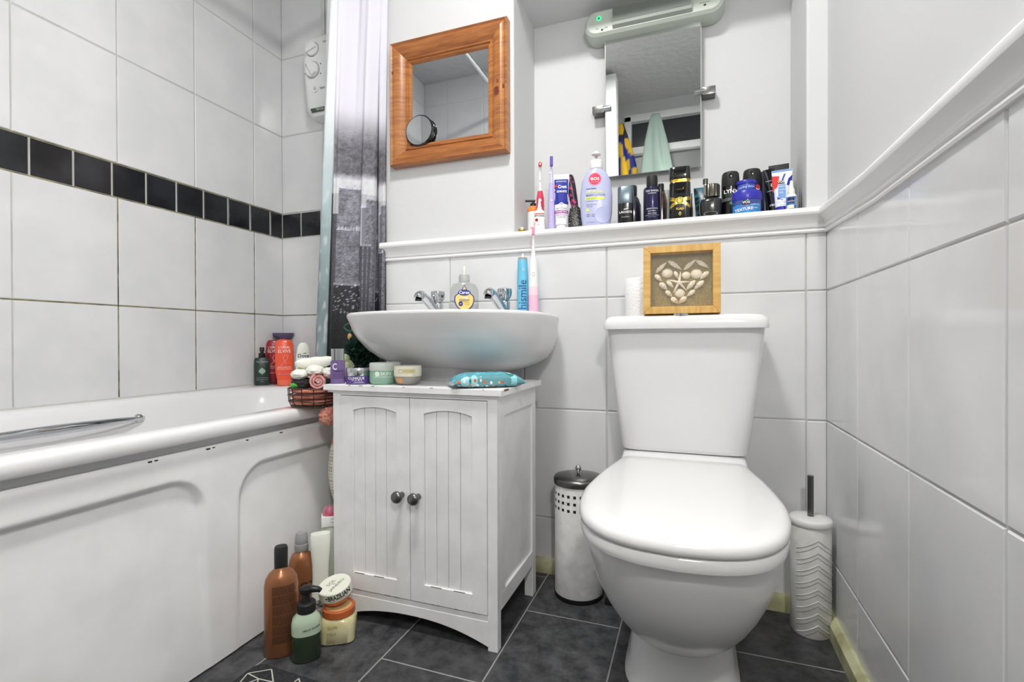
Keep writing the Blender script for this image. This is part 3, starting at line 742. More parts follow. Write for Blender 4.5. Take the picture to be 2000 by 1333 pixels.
def door(x0, x1, knobx):
    d = MB(); z0, z1 = 0.081, CH-0.0135; sw = 0.037; yf = CY0-0.001
    d.box((x0, yf, z0), (x0+sw, yf+0.018, z1), CABW); d.box((x1-sw, yf, z0), (x1, yf+0.018, z1), CABW)
    d.box((x0+sw, yf, z0), (x1-sw, yf+0.018, z0+0.042), CABW)
    n = 20; cols = []
    for k in range(n+1):
        q = k/n; x = x0+sw+(x1-x0-2*sw)*q; zb = z1-0.036+0.010*(1-(2*q-1)**2)
        cols.append([(x, yf, zb), (x, yf+0.018, zb), (x, yf+0.018, z1), (x, yf, z1)])
    d.loft(cols, CABW)
    # tongue and groove boards
    nb = 4; bw = (x1-x0-2*sw)/nb
    for k in range(nb): d.box((x0+sw+k*bw+0.0007, yf+0.005, z0+0.03), (x0+sw+(k+1)*bw-0.0007, yf+0.014, z1-0.02), CABW)
    for k in range(5):
        x = x0+random.uniform(0.01, x1-x0-0.03); d.box((x, yf-0.0003, z0-0.0002), (x+random.uniform(0.005, 0.02), yf+0.002, z0+0.0012), CHIP)
    for k in range(2):
        x = x0+sw+random.uniform(0.0, 0.08); d.box((x, yf-0.0002, z0+0.0405), (x+0.03, yf+0.0015, z0+0.0425), CHIP)
    db = d.build('door', t, bevel=0.0011, smooth=False)
    k = MB(); zz = onY(785, 972, CY0-0.02).z
    k.loft([[(knobx+r*math.cos(2*PI*i/28), yf-y, zz+r*math.sin(2*PI*i/28)) for i in range(28)] for r, y in ((0.007, -0.002), (0.007, 0.004), (0.005, 0.008), (0.0055, 0.013), (0.011, 0.017), (0.0145, 0.023), (0.0135, 0.029), (0.008, 0.032))], STEEL)
    kb = k.build('knob', db, ang=70); kb['label'] = 'steel knob'
door(CX0+S+0.001, 1.0215, 1.001); door(1.0235, CX1-S-0.001, 1.046)

# ================================================================== TOILET
t = thing('toilet', 'white close-coupled toilet with its lid down', 'toilet', (0, 0, 0))
TX = 1.636
half = spline([(0, -.392, 0), (.07, -.392, 0), (.126, -.395, 0), (.141, -.412, 0), (.150, -.46, 0), (.166, -.55, 0), (.1765, -.65, 0), (.178, -.71, 0), (.170, -.78, 0), (.150, -.845, 0), (.112, -.893, 0), (.06, -.918, 0), (0, -.926, 0)], 6)
def ring_of(z, inset, sc=1.0, sy=1.0):
    L = []
    for p in half: L.append((p.x, p.y))
    full = L+[(-x, y) for x, y in L[-2:0:-1]]
    cy = -0.66; out = []
    for x, y in full:
        r = math.hypot(x, y-cy); k = (r-inset)/r
        out.append((TX+x*k*sc, cy+(y-cy)*k*sy, z))
    return out
mb = MB(); mb.loft([ring_of(.394, .004), ring_of(.396, .0005), ring_of(.402, -.0005), ring_of(.409, .001), ring_of(.4135, .006), ring_of(.416, .014), ring_of(.4175, .04), ring_of(.419, .09), ring_of(.4195, .16)], LIDPL)
mb.build('lid', t, ang=60)
mb = MB(); mb.loft([ring_of(.3705, .012), ring_of(.3715, .004), ring_of(.377, .002), ring_of(.388, .0025), ring_of(.3925, .006), ring_of(.3935, .02)], LIDPL)
mb.build('seat', t, ang=60)
for s in (-1, 1):
    mb = MB(); mb.cyl((TX+s*0.075-0.02, -0.408, .402), (TX+s*0.075+0.02, -0.408, .402), 0.011, LIDPL, 18); mb.build('hinge', t)
mb = MB(); NB = 72
def pan(z, a, yf, yb, n=2.2, nb=3.5):
    ym = yf+a*1.25; out = []
    ym = min(ym, yb-0.08)
    for i in range(NB):
        q = 2*PI*i/NB; c, s = math.cos(q), math.sin(q); e = n if s < 0 else nb
        out.append((TX+a*math.copysign(abs(c)**(2/e), c), ym+((yb-ym) if s > 0 else (ym-yf))*math.copysign(abs(s)**(2/e), s), z))
    return out
mb.loft([pan(.090, .050, -.64, -.42), pan(.104, .070, -.675, -.38), pan(.125, .090, -.715, -.36), pan(.155, .110, -.757, -.34), pan(.19, .1275, -.797, -.33), pan(.225, .1415, -.830, -.32), pan(.26, .1535, -.857, -.30), pan(.30, .1640, -.880, -.28), pan(.335, .1705, -.896, -.27), pan(.360, .1735, -.905, -.27), pan(.368, .172, -.905, -.27), pan(.3705, .165, -.898, -.28)], CERAMIC)
mb.loft([pan(.002, .116, -.672, YB-.02, 3.2, 5), pan(.012, .114, -.668, YB-.02, 3.2, 5), pan(.03, .106, -.655, YB-.02, 3.2, 5), pan(.10, .100, -.645, YB-.02, 3.0, 5), pan(.18, .098, -.64, YB-.02, 3.0, 5), pan(.26, .11, -.66, YB-.02, 2.6, 5), pan(.34, .14, -.60, YB-.02, 2.6, 5), pan(.395, .15, -.50, YB-.02, 4, 6), pan(.4235, .145, -.37, YB-.02, 4, 6)], CERAMIC)
mb.build('pan', t, ang=50)
mb = MB()
def cis(z, x0, x1, yf, n=7): return se((x1-x0)/2, (YB-.004-yf)/2, n, 64, (x0+x1)/2, (YB-.004+yf)/2, z)
mb.loft([cis(.424, 1.492, 1.780, -.372), cis(.426, 1.4865, 1.7865, -.378), cis(.436, 1.484, 1.789, -.382), cis(.55, 1.470, 1.803, -.391), cis(.65, 1.4585, 1.8145, -.397), cis(.732, 1.4505, 1.8225, -.400)], CERAMIC)
mb.build('cistern', t, ang=50)
mb = MB(); mb.loft([cis(.732, 1.452, 1.821, -.414, 8), cis(.7325, 1.4445, 1.8285, -.421, 8), cis(.742, 1.4440, 1.829, -.422, 8), cis(.754, 1.446, 1.827, -.420, 7), cis(.762, 1.451, 1.822, -.415, 6), cis(.7655, 1.460, 1.813, -.405, 6), cis(.7665, 1.49, 1.78, -.37, 5)], CERAMIC)
mb.build('cistern_lid', t, ang=60)
mb = MB(); bx = onY(1330, 608, -.405).x
mb.lathe([(0.024, .763), (0.024, .7685), (0.020, .7715), (0.010, .7725)], CHROME, 32, None, bx, -.392); g = mb.build('flush_button', t, ang=50); g['label'] = 'chrome flush button'
LZ = .7668
# toilet roll
rl = thing('toilet_roll', 'white toilet roll standing behind the shell picture on the cistern', 'toilet roll', (1.534, -.300, LZ))
mb = MB(); rings = [[(r*math.cos(a), r*math.sin(a), z) for a in [2*PI*k/40 for k in range(40)]] for r, z in ((.020, 0.0), (.0445, 0.0), (.046, .002), (.046, .100), (.0445, .102), (.020, .102), (.020, 0.0))]
mb.loft(rings, mat('tissue', (240, 240, 240), 0.9, bump=0.002, bscale=180), caps=(False, False)); mb.build('paper', rl)
mb = MB(); mb.loft([[(r*math.cos(a), r*math.sin(a), z) for a in [2*PI*k/28 for k in range(28)]] for r, z in ((.0185, 0), (.0198, 0), (.0198, .1025), (.0185, .1025), (.0185, 0))], flat((176, 150, 116), 0.9), caps=(False, False)); mb.build('core', rl)
# shell picture
sp = thing('shell_picture', 'pale wooden box frame with white seashells set in a heart, on the cistern lid', 'picture', (1.634, -.375, LZ), 0.02)
sp.rotation_euler = (math.radians(-2.5), 0, 0.02)
WD = mat('pale_wood', (196, 150, 78), 0.5, noise_c=(220, 180, 108), nscale=16, stretch=(1, 1, 7), ncut=(0.3, 0.7)); WDH = mat('pale_wood_rails', (196, 150, 78), 0.5, noise_c=(220, 180, 108), nscale=16, stretch=(7, 1, 1), ncut=(0.3, 0.7))
fw, fh, fb, fd = 0.088, 0.166, 0.017, 0.040
def mit(horiz, low):
    mb = MB(); d0 = -fd
    if horiz:
        z0, z1 = (0, fb) if low else (fh, fh-fb)
        pl = [(-fw, z0), (fw, z0), (fw-fb, z1), (-fw+fb, z1)]
    else:
        s = -1 if low else 1
        pl = [(s*fw, 0), (s*fw, fh), (s*(fw-fb), fh-fb), (s*(fw-fb), fb)]
    mb.loft([[(x, d0, z) for x, z in pl], [(x, 0, z) for x, z in pl]], WDH if horiz else WD)
    mb.build('frame_side', sp, bevel=0.001, smooth=False)
for h in (True, False):
    for l in (True, False): mit(h, l)
mb = MB(); mb.box((-fw+fb-.002, -.012, fb-.002), (fw-fb+.002, -.002, fh-fb+.002), mat('sand_board', (150, 128, 66), 0.9, noise_c=(122, 104, 50), nscale=240, bump=0.0006, bscale=500)); mb.build('back_board', sp)
mb = MB(); mb.box((-fw+fb, -.034, fb), (fw-fb, -.0325, fh-fb), mat('picture_glass', (240, 244, 242), 0.02, spec=0.5, alpha=0.06)); g = mb.build('glass_pane', sp)
SH = mat('shell_white', (236, 226, 206), 0.45, noise_c=(222, 206, 176), nscale=60)
def shp(u, v):  # picture zoom pixel -> local x,z
    return ((u-528)/173.0*0.0705, 0.083-(v-310)/143.0*0.064)
def cone_shell(u0, v0, u1, v1, wd):
    a = Vector((shp(u0, v0)[0], 0, shp(u0, v0)[1])); b = Vector((shp(u1, v1)[0], 0, shp(u1, v1)[1]))
    mb = MB(); n = 14; L = (b-a).length; d = (b-a)/L; s = Vector((-d.z, 0, d.x)); rings = []
    for i in range(n+1):
        q = i/n; r = wd*(math.sin(PI*min(1, q*0.95+0.03))**0.75)*(1.25-q*0.7)*(1+0.10*math.sin(q*26)); r = max(r, 0.0004)
        c = a+d*L*q; rings.append([c+s*r*math.cos(k*PI/8)+Vector((0, -.0125-r*0.75*(1+math.sin(k*PI/8)), 0)) for k in range(16)])
    mb.loft(rings, SH); mb.build('shell', sp, ang=70)
def fan_shell(u, v, r, tilt=0):
    x, z = shp(u, v); mb = MB(); rings = []
    for i in range(1, 9):
        q = i/8*PI/2; rr_ = r*math.sin(q); h = r*0.5*math.cos(q)
        rings.append([(x+rr_*(1+0.035*math.cos(16*a)*math.sin(q))*math.cos(a), -.0122-h, z+rr_*0.9*(1+0.035*math.cos(16*a)*math.sin(q))*math.sin(a)) for a in [2*PI*k/64+tilt for k in range(64)]])
    mb.loft(rings, SH); mb.build('shell', sp, ang=70)
for q in ((380, 262, 446, 203, .0058), (452, 198, 534, 252, .0062), (543, 252, 614, 196, .0056), (612, 204, 686, 248, .0062), (376, 272, 416, 310, .0065), (402, 318, 448, 358, .0075), (438, 364, 478, 398, .0062), (470, 402, 510, 436, .0070),
          (682, 268, 634, 308, .0070), (656, 316, 600, 362, .0068), (606, 366, 560, 398, .0060), (558, 400, 514, 436, .0068), (490, 256, 512, 304, .0052), (446, 308, 486, 350, .0056), (608, 312, 556, 364, .0064)): cone_shell(*q)
for q in ((448, 266, .0135), (556, 282, .0105), (614, 276, .0135), (520, 378, .0125)): fan_shell(*q)
mb = MB(); cx, cz = shp(516, 322)
for u, v in ((526, 262), (450, 304), (484, 376), (558, 368), (578, 320)):
    x, z = shp(u, v); mb.tube([(cx, -.020, cz), ((cx+x)/2, -.0195, (cz+z)/2), (x, -.018, z)], [.0034, .0026, .0007], SH, 10)
mb.build('starfish', sp, ang=70)
# bin
bi = thing('pedal_bin', 'slim white metal bathroom bin with a steel lid and square punched holes', 'bin', (1.362, -.315, 0))
mb = MB(); BR = 0.0655
mb.lathe([(BR+.001, 0.002, BLKM), (BR+.002, 0.012, BLKM), (BR, 0.0125), (BR, 0.315), (BR-.001, 0.317)], mat('scuffed_white_metal', (226, 226, 226), 0.3, noise_c=(214, 214, 212), nscale=40), 56)
HOLE = flat((30, 30, 30), 0.8); fr = surf_of([(0, BR, BR, 2), (0.33, BR, BR, 2)])
for k in range(24):
    a = 2*PI*k/24+0.06
    for j in range(3):
        z = 0.286-j*0.019; hw = 0.0038; r = BR+0.0003
        mb.add([(r*math.cos(a+s*hw/r), r*math.sin(a+s*hw/r), z+q*hw) for s, q in ((-1, -1), (1, -1), (1, 1), (-1, 1))], [(0, 1, 2, 3)], HOLE)
mb.build('body', bi)
mb = MB(); mb.lathe([(BR+.0015, .309), (BR+.003, .311), (BR+.003, .323), (BR, .328), (BR*0.6, .334), (0.01, .336)], STEEL, 56); mb.build('lid', bi, ang=60)
mb = MB(); mb.lathe([(.004, .335), (.0035, .342), (.008, .346), (.0085, .350), (.006, .356), (.002, .358)], CHROME, 20); mb.build('lid_knob', bi, ang=60)
# toilet brush
tb = thing('toilet_brush', 'white oval toilet brush holder with a chevron pattern in the corner by the toilet', 'toilet brush', (1.928, -.300, 0), 0.25)
BM = mat('brush_holder_plastic', (214, 214, 212), 0.5, noise_c=(200, 200, 196), nscale=30)
secs = [(0.0, 0.041, 0.041, 2), (0.004, 0.0435, 0.0435, 2), (0.258, 0.0435, 0.0435, 2), (0.26, 0.042, 0.042, 2)]
mb = MB(); mb.body(secs, BM, 56)
f = surf_of(secs)
for k in range(8):
    z = 0.205-k*0.0285
    for dz, mm, w_ in ((0.0, BM, 0.0012), (0.0, GAP, 0.0)):
        if mm is GAP: continue
        pts = []
        for i in range(21):
            x = -0.040+0.080*i/20; zz = z+0.030*(1-abs(x+0.004)/0.040)
            if 0.006 < zz < 0.252: pts.append((x, f(x, zz)-0.0002, zz))
        if len(pts) > 3: mb.tube(pts, 0.0013, BM, 6)
        pts = [(p[0], p[1]+0.0004, p[2]-0.012) for p in pts if p[2]-0.012 > 0.004]
        if len(pts) > 3: mb.tube(pts, 0.0006, flat((92, 92, 90), 0.7), 6)
mb.build('holder', tb)
mb = MB(); mb.body([(.260, .0445, .0445, 2), (.262, .046, .046, 2), (.272, .046, .046, 2), (.276, .043, .043, 2), (.278, .02, .02, 2)], mat('brush_lid', (222, 222, 221), 0.4), 56); mb.build('lid', tb, ang=50)
mb = MB(); mb.cyl((0, 0, .277), (0, 0, .376), 0.0068, STEEL, 20); mb.build('handle', tb)

# ================================================================== NICHE SHELF
def sx(u, Y): return onY(u, 410, Y).x
def sz(u, v, Y): return onY(u, v, Y).z
def wpx(u0, u1, Y): return sx(u1, Y)-sx(u0, Y)
G_SHELF = None
def shelf(name, label, cat, u0, u1, vt, Y, fn):
    """fn(t, R, H): builds the parts; R half width, H height above the sill"""
    x = (sx(u0, Y)+sx(u1, Y))/2
    t = thing(name, label, cat, (x, Y, SILL), face_cam(x, Y, 1.0))
    k = math.cos(face_cam(x, Y))
    fn(t, wpx(u0, u1, Y)/2*k, sz((u0+u1)/2, vt, Y)-SILL)
    return t
def part(name, t, fn, ang=38, label=None, bevel=0):
    mb = MB(); fn(mb); o = mb.build(name, t, ang=ang, bevel=bevel)
    if label: o['label'] = label
    return o
def tube_secs(R, Rtop, H, z0, mats=None, ry=None):
    ry = ry or R*0.9
    return [(z0, R, ry, 2), (z0+(H-z0)*0.35, R+(Rtop-R)*0.35, ry*0.80, 2), (z0+(H-z0)*0.7, R+(Rtop-R)*0.75, ry*0.45, 2), (H-0.008, Rtop, 0.0022, 2), (H, Rtop, 0.0012, 2)]

# white bottle with orange band and black pump, at the back
def f(t, R, H):
    secs = [(0, R, R, 2), (.004, R+.001, R+.001, 2), (H-.032, R+.001, R+.001, 2), (H-.022, R*.6, R*.6, 2)]
    part('bottle', t, lambda mb: (mb.body(secs, WPL), mb.text('CARE', .008, 0, .03, flat((150, 90, 60)), surf_of(secs))))
    part('band', t, lambda mb: mb.lathe([(R+.0015, H-.040), (R+.002, H-.038), (R+.001, H-.029), (R*.62, H-.021)], flat((236, 130, 54), .35)))
    part('pump', t, lambda mb: (mb.lathe([(R*.55, H-.022), (R*.55, H-.012), (.004, H-.011), (.004, H-.003)], BLK), mb.box((-.026, -.005, H-.006), (.007, .005, H), BLK, c=.002)))
shelf('pump_bottle', 'small white bottle with orange band and black pump at the niche end', 'bottle', 1031, 1052, 391, -.135, f)
# small gold ring-like trinket
t = thing('gold_trinket', 'tiny gold trinket on the niche ledge at its left end', 'trinket', (sx(1019, -.238), -.238, SILL+.001))
part('bead', t, lambda mb: mb.tube([(0.010*math.cos(2*PI*k/20), 0.006*math.sin(2*PI*k/20), .0035+.0015*math.sin(4*PI*k/20)) for k in range(20)], .0032, GOLD, 8, closed=True))
part('pearl', t, lambda mb: mb.ball((0.002, -.004, .008), .0055, flat((236, 226, 190), .2)))
# red rotary toothbrush
def f(t, R, H):
    part('handle', t, lambda mb: (mb.body([(0, R*.9, R*.9, 2), (.004, R, R, 2), (.05, R*.98, R, 2, WPL), (.075, R*1.0, R*1.05, 2, flat((214, 62, 92), .35)), (H*.50, R*.95, R, 2, flat((214, 62, 92), .35)), (H*.60, R*.62, R*.7, 2), (H*.64, R*.5, R*.5, 2)], WPL),
                                   mb.disc(0, H*.47, R*.32, R*.32, WINK, lambda x, z: -R*1.03), [mb.patch(-R*.5*s-.0006, -R*.5*s+.0006, H*.34, H*.5, flat((170, 40, 66)), lambda x, z: -R*.93) for s in (-1, 1)]), label='red and white handle')
    part('brush_head', t, lambda mb: (mb.tube([(0, 0, H*.62), (0, 0, H*.7), (0, 0, H*.86), (0, 0, H*.95)], [R*.48, R*.42, R*.34, R*.30], WPL, 16), mb.cyl((0, .002, H*.94), (0, -.008, H*.94), .0062, WPL, 20), mb.cyl((0, -.008, H*.94), (0, -.016, H*.94), .0058, flat((206, 60, 60), .7), 20), mb.cyl((0, -.0155, H*.94), (0, -.0165, H*.94), .0025, WPL, 12), mb.box((-.001, -R*.45, H*.72), (.001, -R*.3, H*.74), flat((90, 90, 96)))))
shelf('electric_toothbrush', 'red and white electric toothbrush with a small round head, standing in the niche', 'toothbrush', 1047.5, 1063, 315, -.150, f)
# white nozzle bottle with red label
def f(t, R, H):
    secs = [(0, R, R*.8, 2.4), (.003, R+.001, R*.85, 2.4), (H*.55, R+.001, R*.85, 2.4), (H*.64, R*.85, R*.75, 2.2), (H*.68, R*.42, R*.42, 2)]
    def lb(mb):
        mb.body(secs, WPL); s = surf_of(secs); RED = flat((214, 52, 40), .4)
        mb.patch(-R*.98, R*.98, H*.52, H*.55, RED, s); mb.text('MYCOSAN', R*.42, 0, H*.475, INK, s, sx=.9, bold=.03)
        mb.disc(-R*.55, H*.36, R*.3, R*.3, RED, s); mb.disc(-R*.55, H*.36, R*.14, R*.14, INK, s, .0006)
        mb.poly([(-R*.2, H*.22), (-R*.9, H*.22), (-R*.9, H*.28), (-R*.3, H*.31), (R*.3, H*.36), (R*.96, H*.39), (R*.96, H*.22)], RED, s, .0008); mb.patch(-R*.9, R*.9, H*.235, H*.25, WINK, s, .0012)
    part('bottle', t, lb); part('nozzle', t, lambda mb: mb.lathe([(R*.46, H*.66), (R*.46, H*.72), (R*.33, H*.75), (R*.16, H*.99), (R*.1, H)], WPL, 24))
shelf('nozzle_bottle', 'white nozzle bottle with a red and white label in front of the red toothbrush', 'bottle', 1043.5, 1064, 388, -.200, f)
# lilac toothbrush
def f(t, R, H):
    LIL = flat((186, 176, 222), .35)
    part('handle', t, lambda mb: (mb.body([(0, R*.85, R*.8, 2), (.004, R, R*.95, 2.2), (H*.35, R*1.02, R, 2.2), (H*.55, R*.85, R*.85, 2), (H*.66, R*.62, R*.62, 2)], LIL), [mb.disc(0, .02+k*.009, .001, .0015, flat((228, 224, 240)), lambda x, z: -R*.97) for k in range(4)], mb.disc(0, H*.42, R*.4, R*.35, flat((206, 198, 232)), lambda x, z: -R*.99)))
    part('brush_head', t, lambda mb: (mb.tube([(0, 0, H*.65), (0, 0, H*.74), (0, 0, H*.88), (0, 0, H)], [R*.6, R*.42, R*.28, R*.3], flat((206, 198, 226), .35), 14), mb.box((-R*.42, -R*1.1, H*.88), (R*.42, -R*.2, H), flat((104, 84, 164), .7), c=.001), mb.ball((-R*.45, -.001, H*.79), R*.3, WPL, 12)))
shelf('electric_toothbrush', 'lilac electric toothbrush with a purple-bristled head, standing in the niche', 'toothbrush', 1070, 1084.5, 308, -.190, f)
# toothpaste
def f(t, R, H):
    CW = flat((238, 238, 242), .3); BLU = flat((40, 48, 148), .3); PNK = flat((226, 190, 224), .3); PUR = flat((150, 40, 142), .3)
    secs = tube_secs(R*.72, R, H, .022, ry=R*.75); s = surf_of(secs)
    def lb(mb):
        mb.body(secs, CW, 56)
        for z0, z1, c in ((.47, .91, BLU), (.36, .66, PNK), (.315, .365, PUR), (.29, .315, PNK)):
            if c is PNK and z1 > .6: continue
            mb.patch(-R*.99*(.78+.22*z0), R*.99*(.78+.22*z0), H*z0, H*z1, c, s, .0003, nz=6)
        def w(q): return .97*R*(.74+.24*q)
        mb.poly([(-w(.45), H*.65), (0, H*.46), (w(.45), H*.65), (w(.36), H*.365), (-w(.36), H*.365)], PNK, s, .0011)
        mb.poly([(-.012, H*.46), (0, H*.5), (.012, H*.46), (0, H*.42)], WINK, s, .0016)
        mb.text('Crest', .0135, .003, H*.775, WINK, s, .0012, sx=.85, bold=.03); mb.text('3DWHITE', .0088, .001, H*.69, WINK, s, .0012, sx=.8, bold=.03)
        mb.disc(-R*.68, H*.79, .004, .004, flat((222, 50, 50)), s, .001)
        mb.text('ADVANCED', .006, 0, H*.87, WINK, s, .0012); mb.text('ANTI-STAIN', .006, 0, H*.395, INK, s, .0014); mb.text('RADIANT MINT', .0070, 0, H*.338, WINK, s, .0012, sx=.72, bold=.02)
        mb.text('5 DAYS', .007, 0, H*.24, flat((60, 60, 110)), s, .0012); mb.text('REMOVES STAINS', .0042, 0, H*.275, flat((60, 60, 110)), s, .0012); mb.text('75 ml', .005, 0, H*.19, GINK, s, .0012)
    part('tube', t, lb); part('cap', t, lambda mb: mb.lathe([(R*.58, 0), (R*.6, .002), (R*.62, .02), (R*.6, .0225)], CW, 32))
shelf('toothpaste_tube', 'blue and pink toothpaste tube standing on its white cap in the niche', 'toothpaste', 1081, 1112, 341, -.190, f)
# glittery hairbrush, handle up
def f(t, R, H):
    GLT = mat('black_glitter', (22, 22, 24), .35, noise_c=(190, 188, 184), nscale=420, ncut=(.56, .66))
    FLO = mat('floral_print', (40, 36, 44), .3, noise_c=(196, 62, 128), nscale=70, ncut=(.52, .62))
    part('brush_base', t, lambda mb: mb.body([(0, R*.95, .012, 2.6), (.02, R, .014, 2.6), (H*.30, R*.98, .014, 2.4), (H*.42, R*.75, .013, 2.2), (H*.46, R*.45, .011, 2)], GLT), label='black glittery base')
    part('handle', t, lambda mb: mb.tube(spline([(0, 0, H*.43), (-.004, 0, H*.56), (-.012, 0, H*.8), (-.019, 0, H*.97), (-.0195, 0, H)], 5), [.0105+.0004*k if k < 12 else .015-.0105*((k-12)/8)**2 for k in range(21)], FLO, 18), label='black handle with a pink floral print')
shelf('hairbrush', 'black glitter hairbrush with a floral handle, next to the lilac lotion bottle', 'hairbrush', 1109.5, 1137, 342, -.165, f)
# lotion
def f(t, R, H):
    LV = flat((184, 188, 222), .28); hb = H*.795
    secs = [(0, R*.80, R*.42, 2.6), (.004, R*.84, R*.45, 2.6), (hb*.25, R*.97, R*.52, 2.6), (hb*.55, R, R*.54, 2.6), (hb*.80, R*.88, R*.5, 2.5), (hb*.92, R*.66, R*.44, 2.4), (hb*.98, R*.42, R*.38, 2.1), (hb, R*.36, R*.35, 2)]
    s = surf_of(secs)
    def lb(mb):
        mb.body(secs, LV, 64); RD = flat((204, 46, 84), .35)
        mb.disc(-.004, hb*.80, .0195, .0195, RD, s, .0003); mb.disc(-.004, hb*.80, .0185, .0185, flat((240, 222, 232)), s, .0006, ring=.95)
        mb.text('eos', .019, -.004, hb*.81, WINK, s, .0008, bold=.01); mb.text('evolution of smooth', .0030, -.004, hb*.75, WINK, s, .0008)
        x0 = -R*.62
        mb.text('shea better', .0066, x0, hb*.645, INK, s, .0008, 'LEFT', bold=.01); mb.text('24H Moisture', .0094, x0, hb*.59, flat((222, 230, 120)), s, .0008, 'LEFT', bold=.02)
        mb.text('BODY LOTION', .0082, x0, hb*.535, flat((52, 56, 84)), s, .0008, 'LEFT'); mb.patch(x0-.003, x0+.052, hb*.465, hb*.505, flat((214, 236, 92), .4), s, .0004)
        mb.text('vanilla cashmere', .0048, x0, hb*.485, flat((60, 70, 40)), s, .0008, 'LEFT'); mb.text('nourishing oils + butters', .0036, x0, hb*.44, flat((60, 62, 84)), s, .0008, 'LEFT')
        mb.text('visibly moisturized', .0042, x0, hb*.385, INK, s, .0008, 'LEFT'); mb.text('to dry skin', .0042, x0, hb*.355, INK, s, .0008, 'LEFT')
        mb.disc(x0+.004, hb*.30, .0038, .0055, flat((214, 236, 92)), s, .0006)
        for k in (0, 1): mb.disc(x0+.006+k*.015, hb*.205, .0055, .0055, flat((90, 92, 120)), s, .0006, ring=.8, a0=.4, a1=2.8); mb.patch(x0+.001+k*.015, x0+.011+k*.015, hb*.195, hb*.203, flat((90, 92, 120)), s, .0006)
        mb.text('16 FL OZ 473 ml', .0038, x0, hb*.10, flat((70, 72, 100)), s, .0008, 'LEFT')
        cx, cz = R*.40, hb*.215
        mb.loft([[(cx+r*math.cos(2*PI*k/40), s(cx+r*math.cos(2*PI*k/40), cz+r*math.sin(2*PI*k/40))-d, cz+r*math.sin(2*PI*k/40)) for k in range(40)] for r, d in ((.0245, .0002), (.0238, .0012), (.0220, .0010), (.014, .0004), (.004, .0002))], flat((178, 184, 220), .25))
    part('bottle', t, lb, ang=50)
    part('collar', t, lambda mb: (mb.lathe([(R*.39, hb-.001), (R*.40, hb+.002), (R*.40, hb+.022), (R*.37, hb+.0245)], WPL, 40)))
    part('pump', t, lambda mb: (mb.lathe([(R*.25, hb+.024), (R*.24, hb+.028, flat((204, 46, 84), .35)), (R*.10, hb+.0295), (R*.08, hb+.034), (R*.14, hb+.039), (R*.26, hb+.042), (R*.29, H*.985), (R*.25, H)], flat((226, 226, 228), .35), 36), mb.box((-.006, -.028, H-.011), (.006, 0, H-.003), flat((226, 226, 228), .35), c=.002)))
shelf('lotion_bottle', 'large lilac body lotion pump bottle with a round red badge, in the niche', 'lotion', 1133.5, 1196.5, 300, -.185, f)
# deodorant stick and the black bottle behind it
def f(t, R, H):
    secs = [(0, R*.97, R*.62, 3), (.003, R, R*.66, 3), (H*.56, R, R*.66, 3)]; s = surf_of(secs)
    def lb(mb):
        mb.body(secs, BLKG); mb.text('LACOSTE', .0085, 0, H*.335, WINK, s, bold=.02); mb.text('CLASSIC', .0055, 0, H*.215, GINK, s, sx=1.2)
        mb.poly([(-.006, H*.405), (-.003, H*.425), (.002, H*.42), (.004, H*.44), (.006, H*.425), (.009, H*.425), (.005, H*.415), (.002, H*.40), (-.002, H*.405), (-.005, H*.395)], WINK, s, .0006)
    part('base', t, lb, label='black base')
    part('cap', t, lambda mb: mb.body([(H*.565, R*.99, R*.65, 3), (H*.57, R, R*.66, 3), (H*.97, R, R*.66, 3), (H, R*.92, R*.58, 3)], mat('blue_grey_metal', (118, 134, 142), .3, metal=.8)), label='grey metallic cap')
shelf('deodorant_stick', 'black deodorant stick with a blue-grey cap, in the niche right of the lotion bottle', 'deodorant', 1206.5, 1237.5, 366, -.200, f)
def f(t, R, H):
    part('bottle', t, lambda mb: mb.body([(0, R*1.0, R*.7, 2.4), (.004, R*1.05, R*.75, 2.4), (H*.55, R*1.02, R*.72, 2.4), (H*.70, R*.75, R*.6, 2.2), (H*.78, R*.45, R*.42, 2)], mat('smoked_glass', (36, 34, 48), .1, coat=.4)))
    part('cap', t, lambda mb: mb.lathe([(R*.5, H*.78), (R*.52, H*.8), (R*.52, H*.98), (R*.45, H)], BLK, 30))
shelf('black_bottle', 'dark glass bottle with a black cap, half hidden behind the blue-grey capped stick', 'bottle', 1220, 1252, 364, -.135, f)
def f(t, R, H):
    NV = mat('navy_metal', (34, 34, 72), .25, metal=.55, coat=.3)
    secs = [(0, R*.95, R*.95, 2), (.003, R, R, 2), (H*.70, R, R, 2), (H*.745, R*.93, R*.93, 2), (H*.77, R*.72, R*.72, 2)]; s = surf_of(secs)
    def lb(mb):
        mb.body(secs, NV); mb.text('TED BAKER', .0074, 0, H*.655, WINK, s, sx=.95); mb.text('LONDON', .0048, 0, H*.605, WINK, s, sx=1.1)
        for k, tx in enumerate(('REFRESH & REVIVE', 'BODY SPRAY', 'SPRAY CORPS')): mb.text(tx, .0045, 0, H*(.29-.05*k), WINK, s, sx=.85)
        for k, tx in enumerate(('PARFUM DEODORANT', '150 ml e 5 fl oz')): mb.text(tx, .0036, 0, H*(.155-.035*k), GINK, s)
    part('can', t, lb); part('cap', t, lambda mb: mb.lathe([(R*.62, H*.765), (R*.64, H*.775), (R*.64, H*.975), (R*.58, H)], BLKM, 36))
shelf('body_spray', 'navy blue body spray can with white lettering and a narrow matt black cap', 'body spray', 1256.5, 1291, 345, -.200, f)
def f(t, R, H):
    part('bottle', t, lambda mb: mb.body([(0, R, R*.7, 2.6), (H*.62, R, R*.7, 2.6), (H*.78, R*.8, R*.6, 2.3), (H*.82, R*.5, R*.5, 2)], mat('dark_brown_glass', (44, 34, 32), .1, coat=.3, noise_c=(92, 66, 54), nscale=30)))
    part('cap', t, lambda mb: mb.lathe([(R*.55, H*.82), (R*.55, H*.98), (R*.5, H)], BLK, 24))
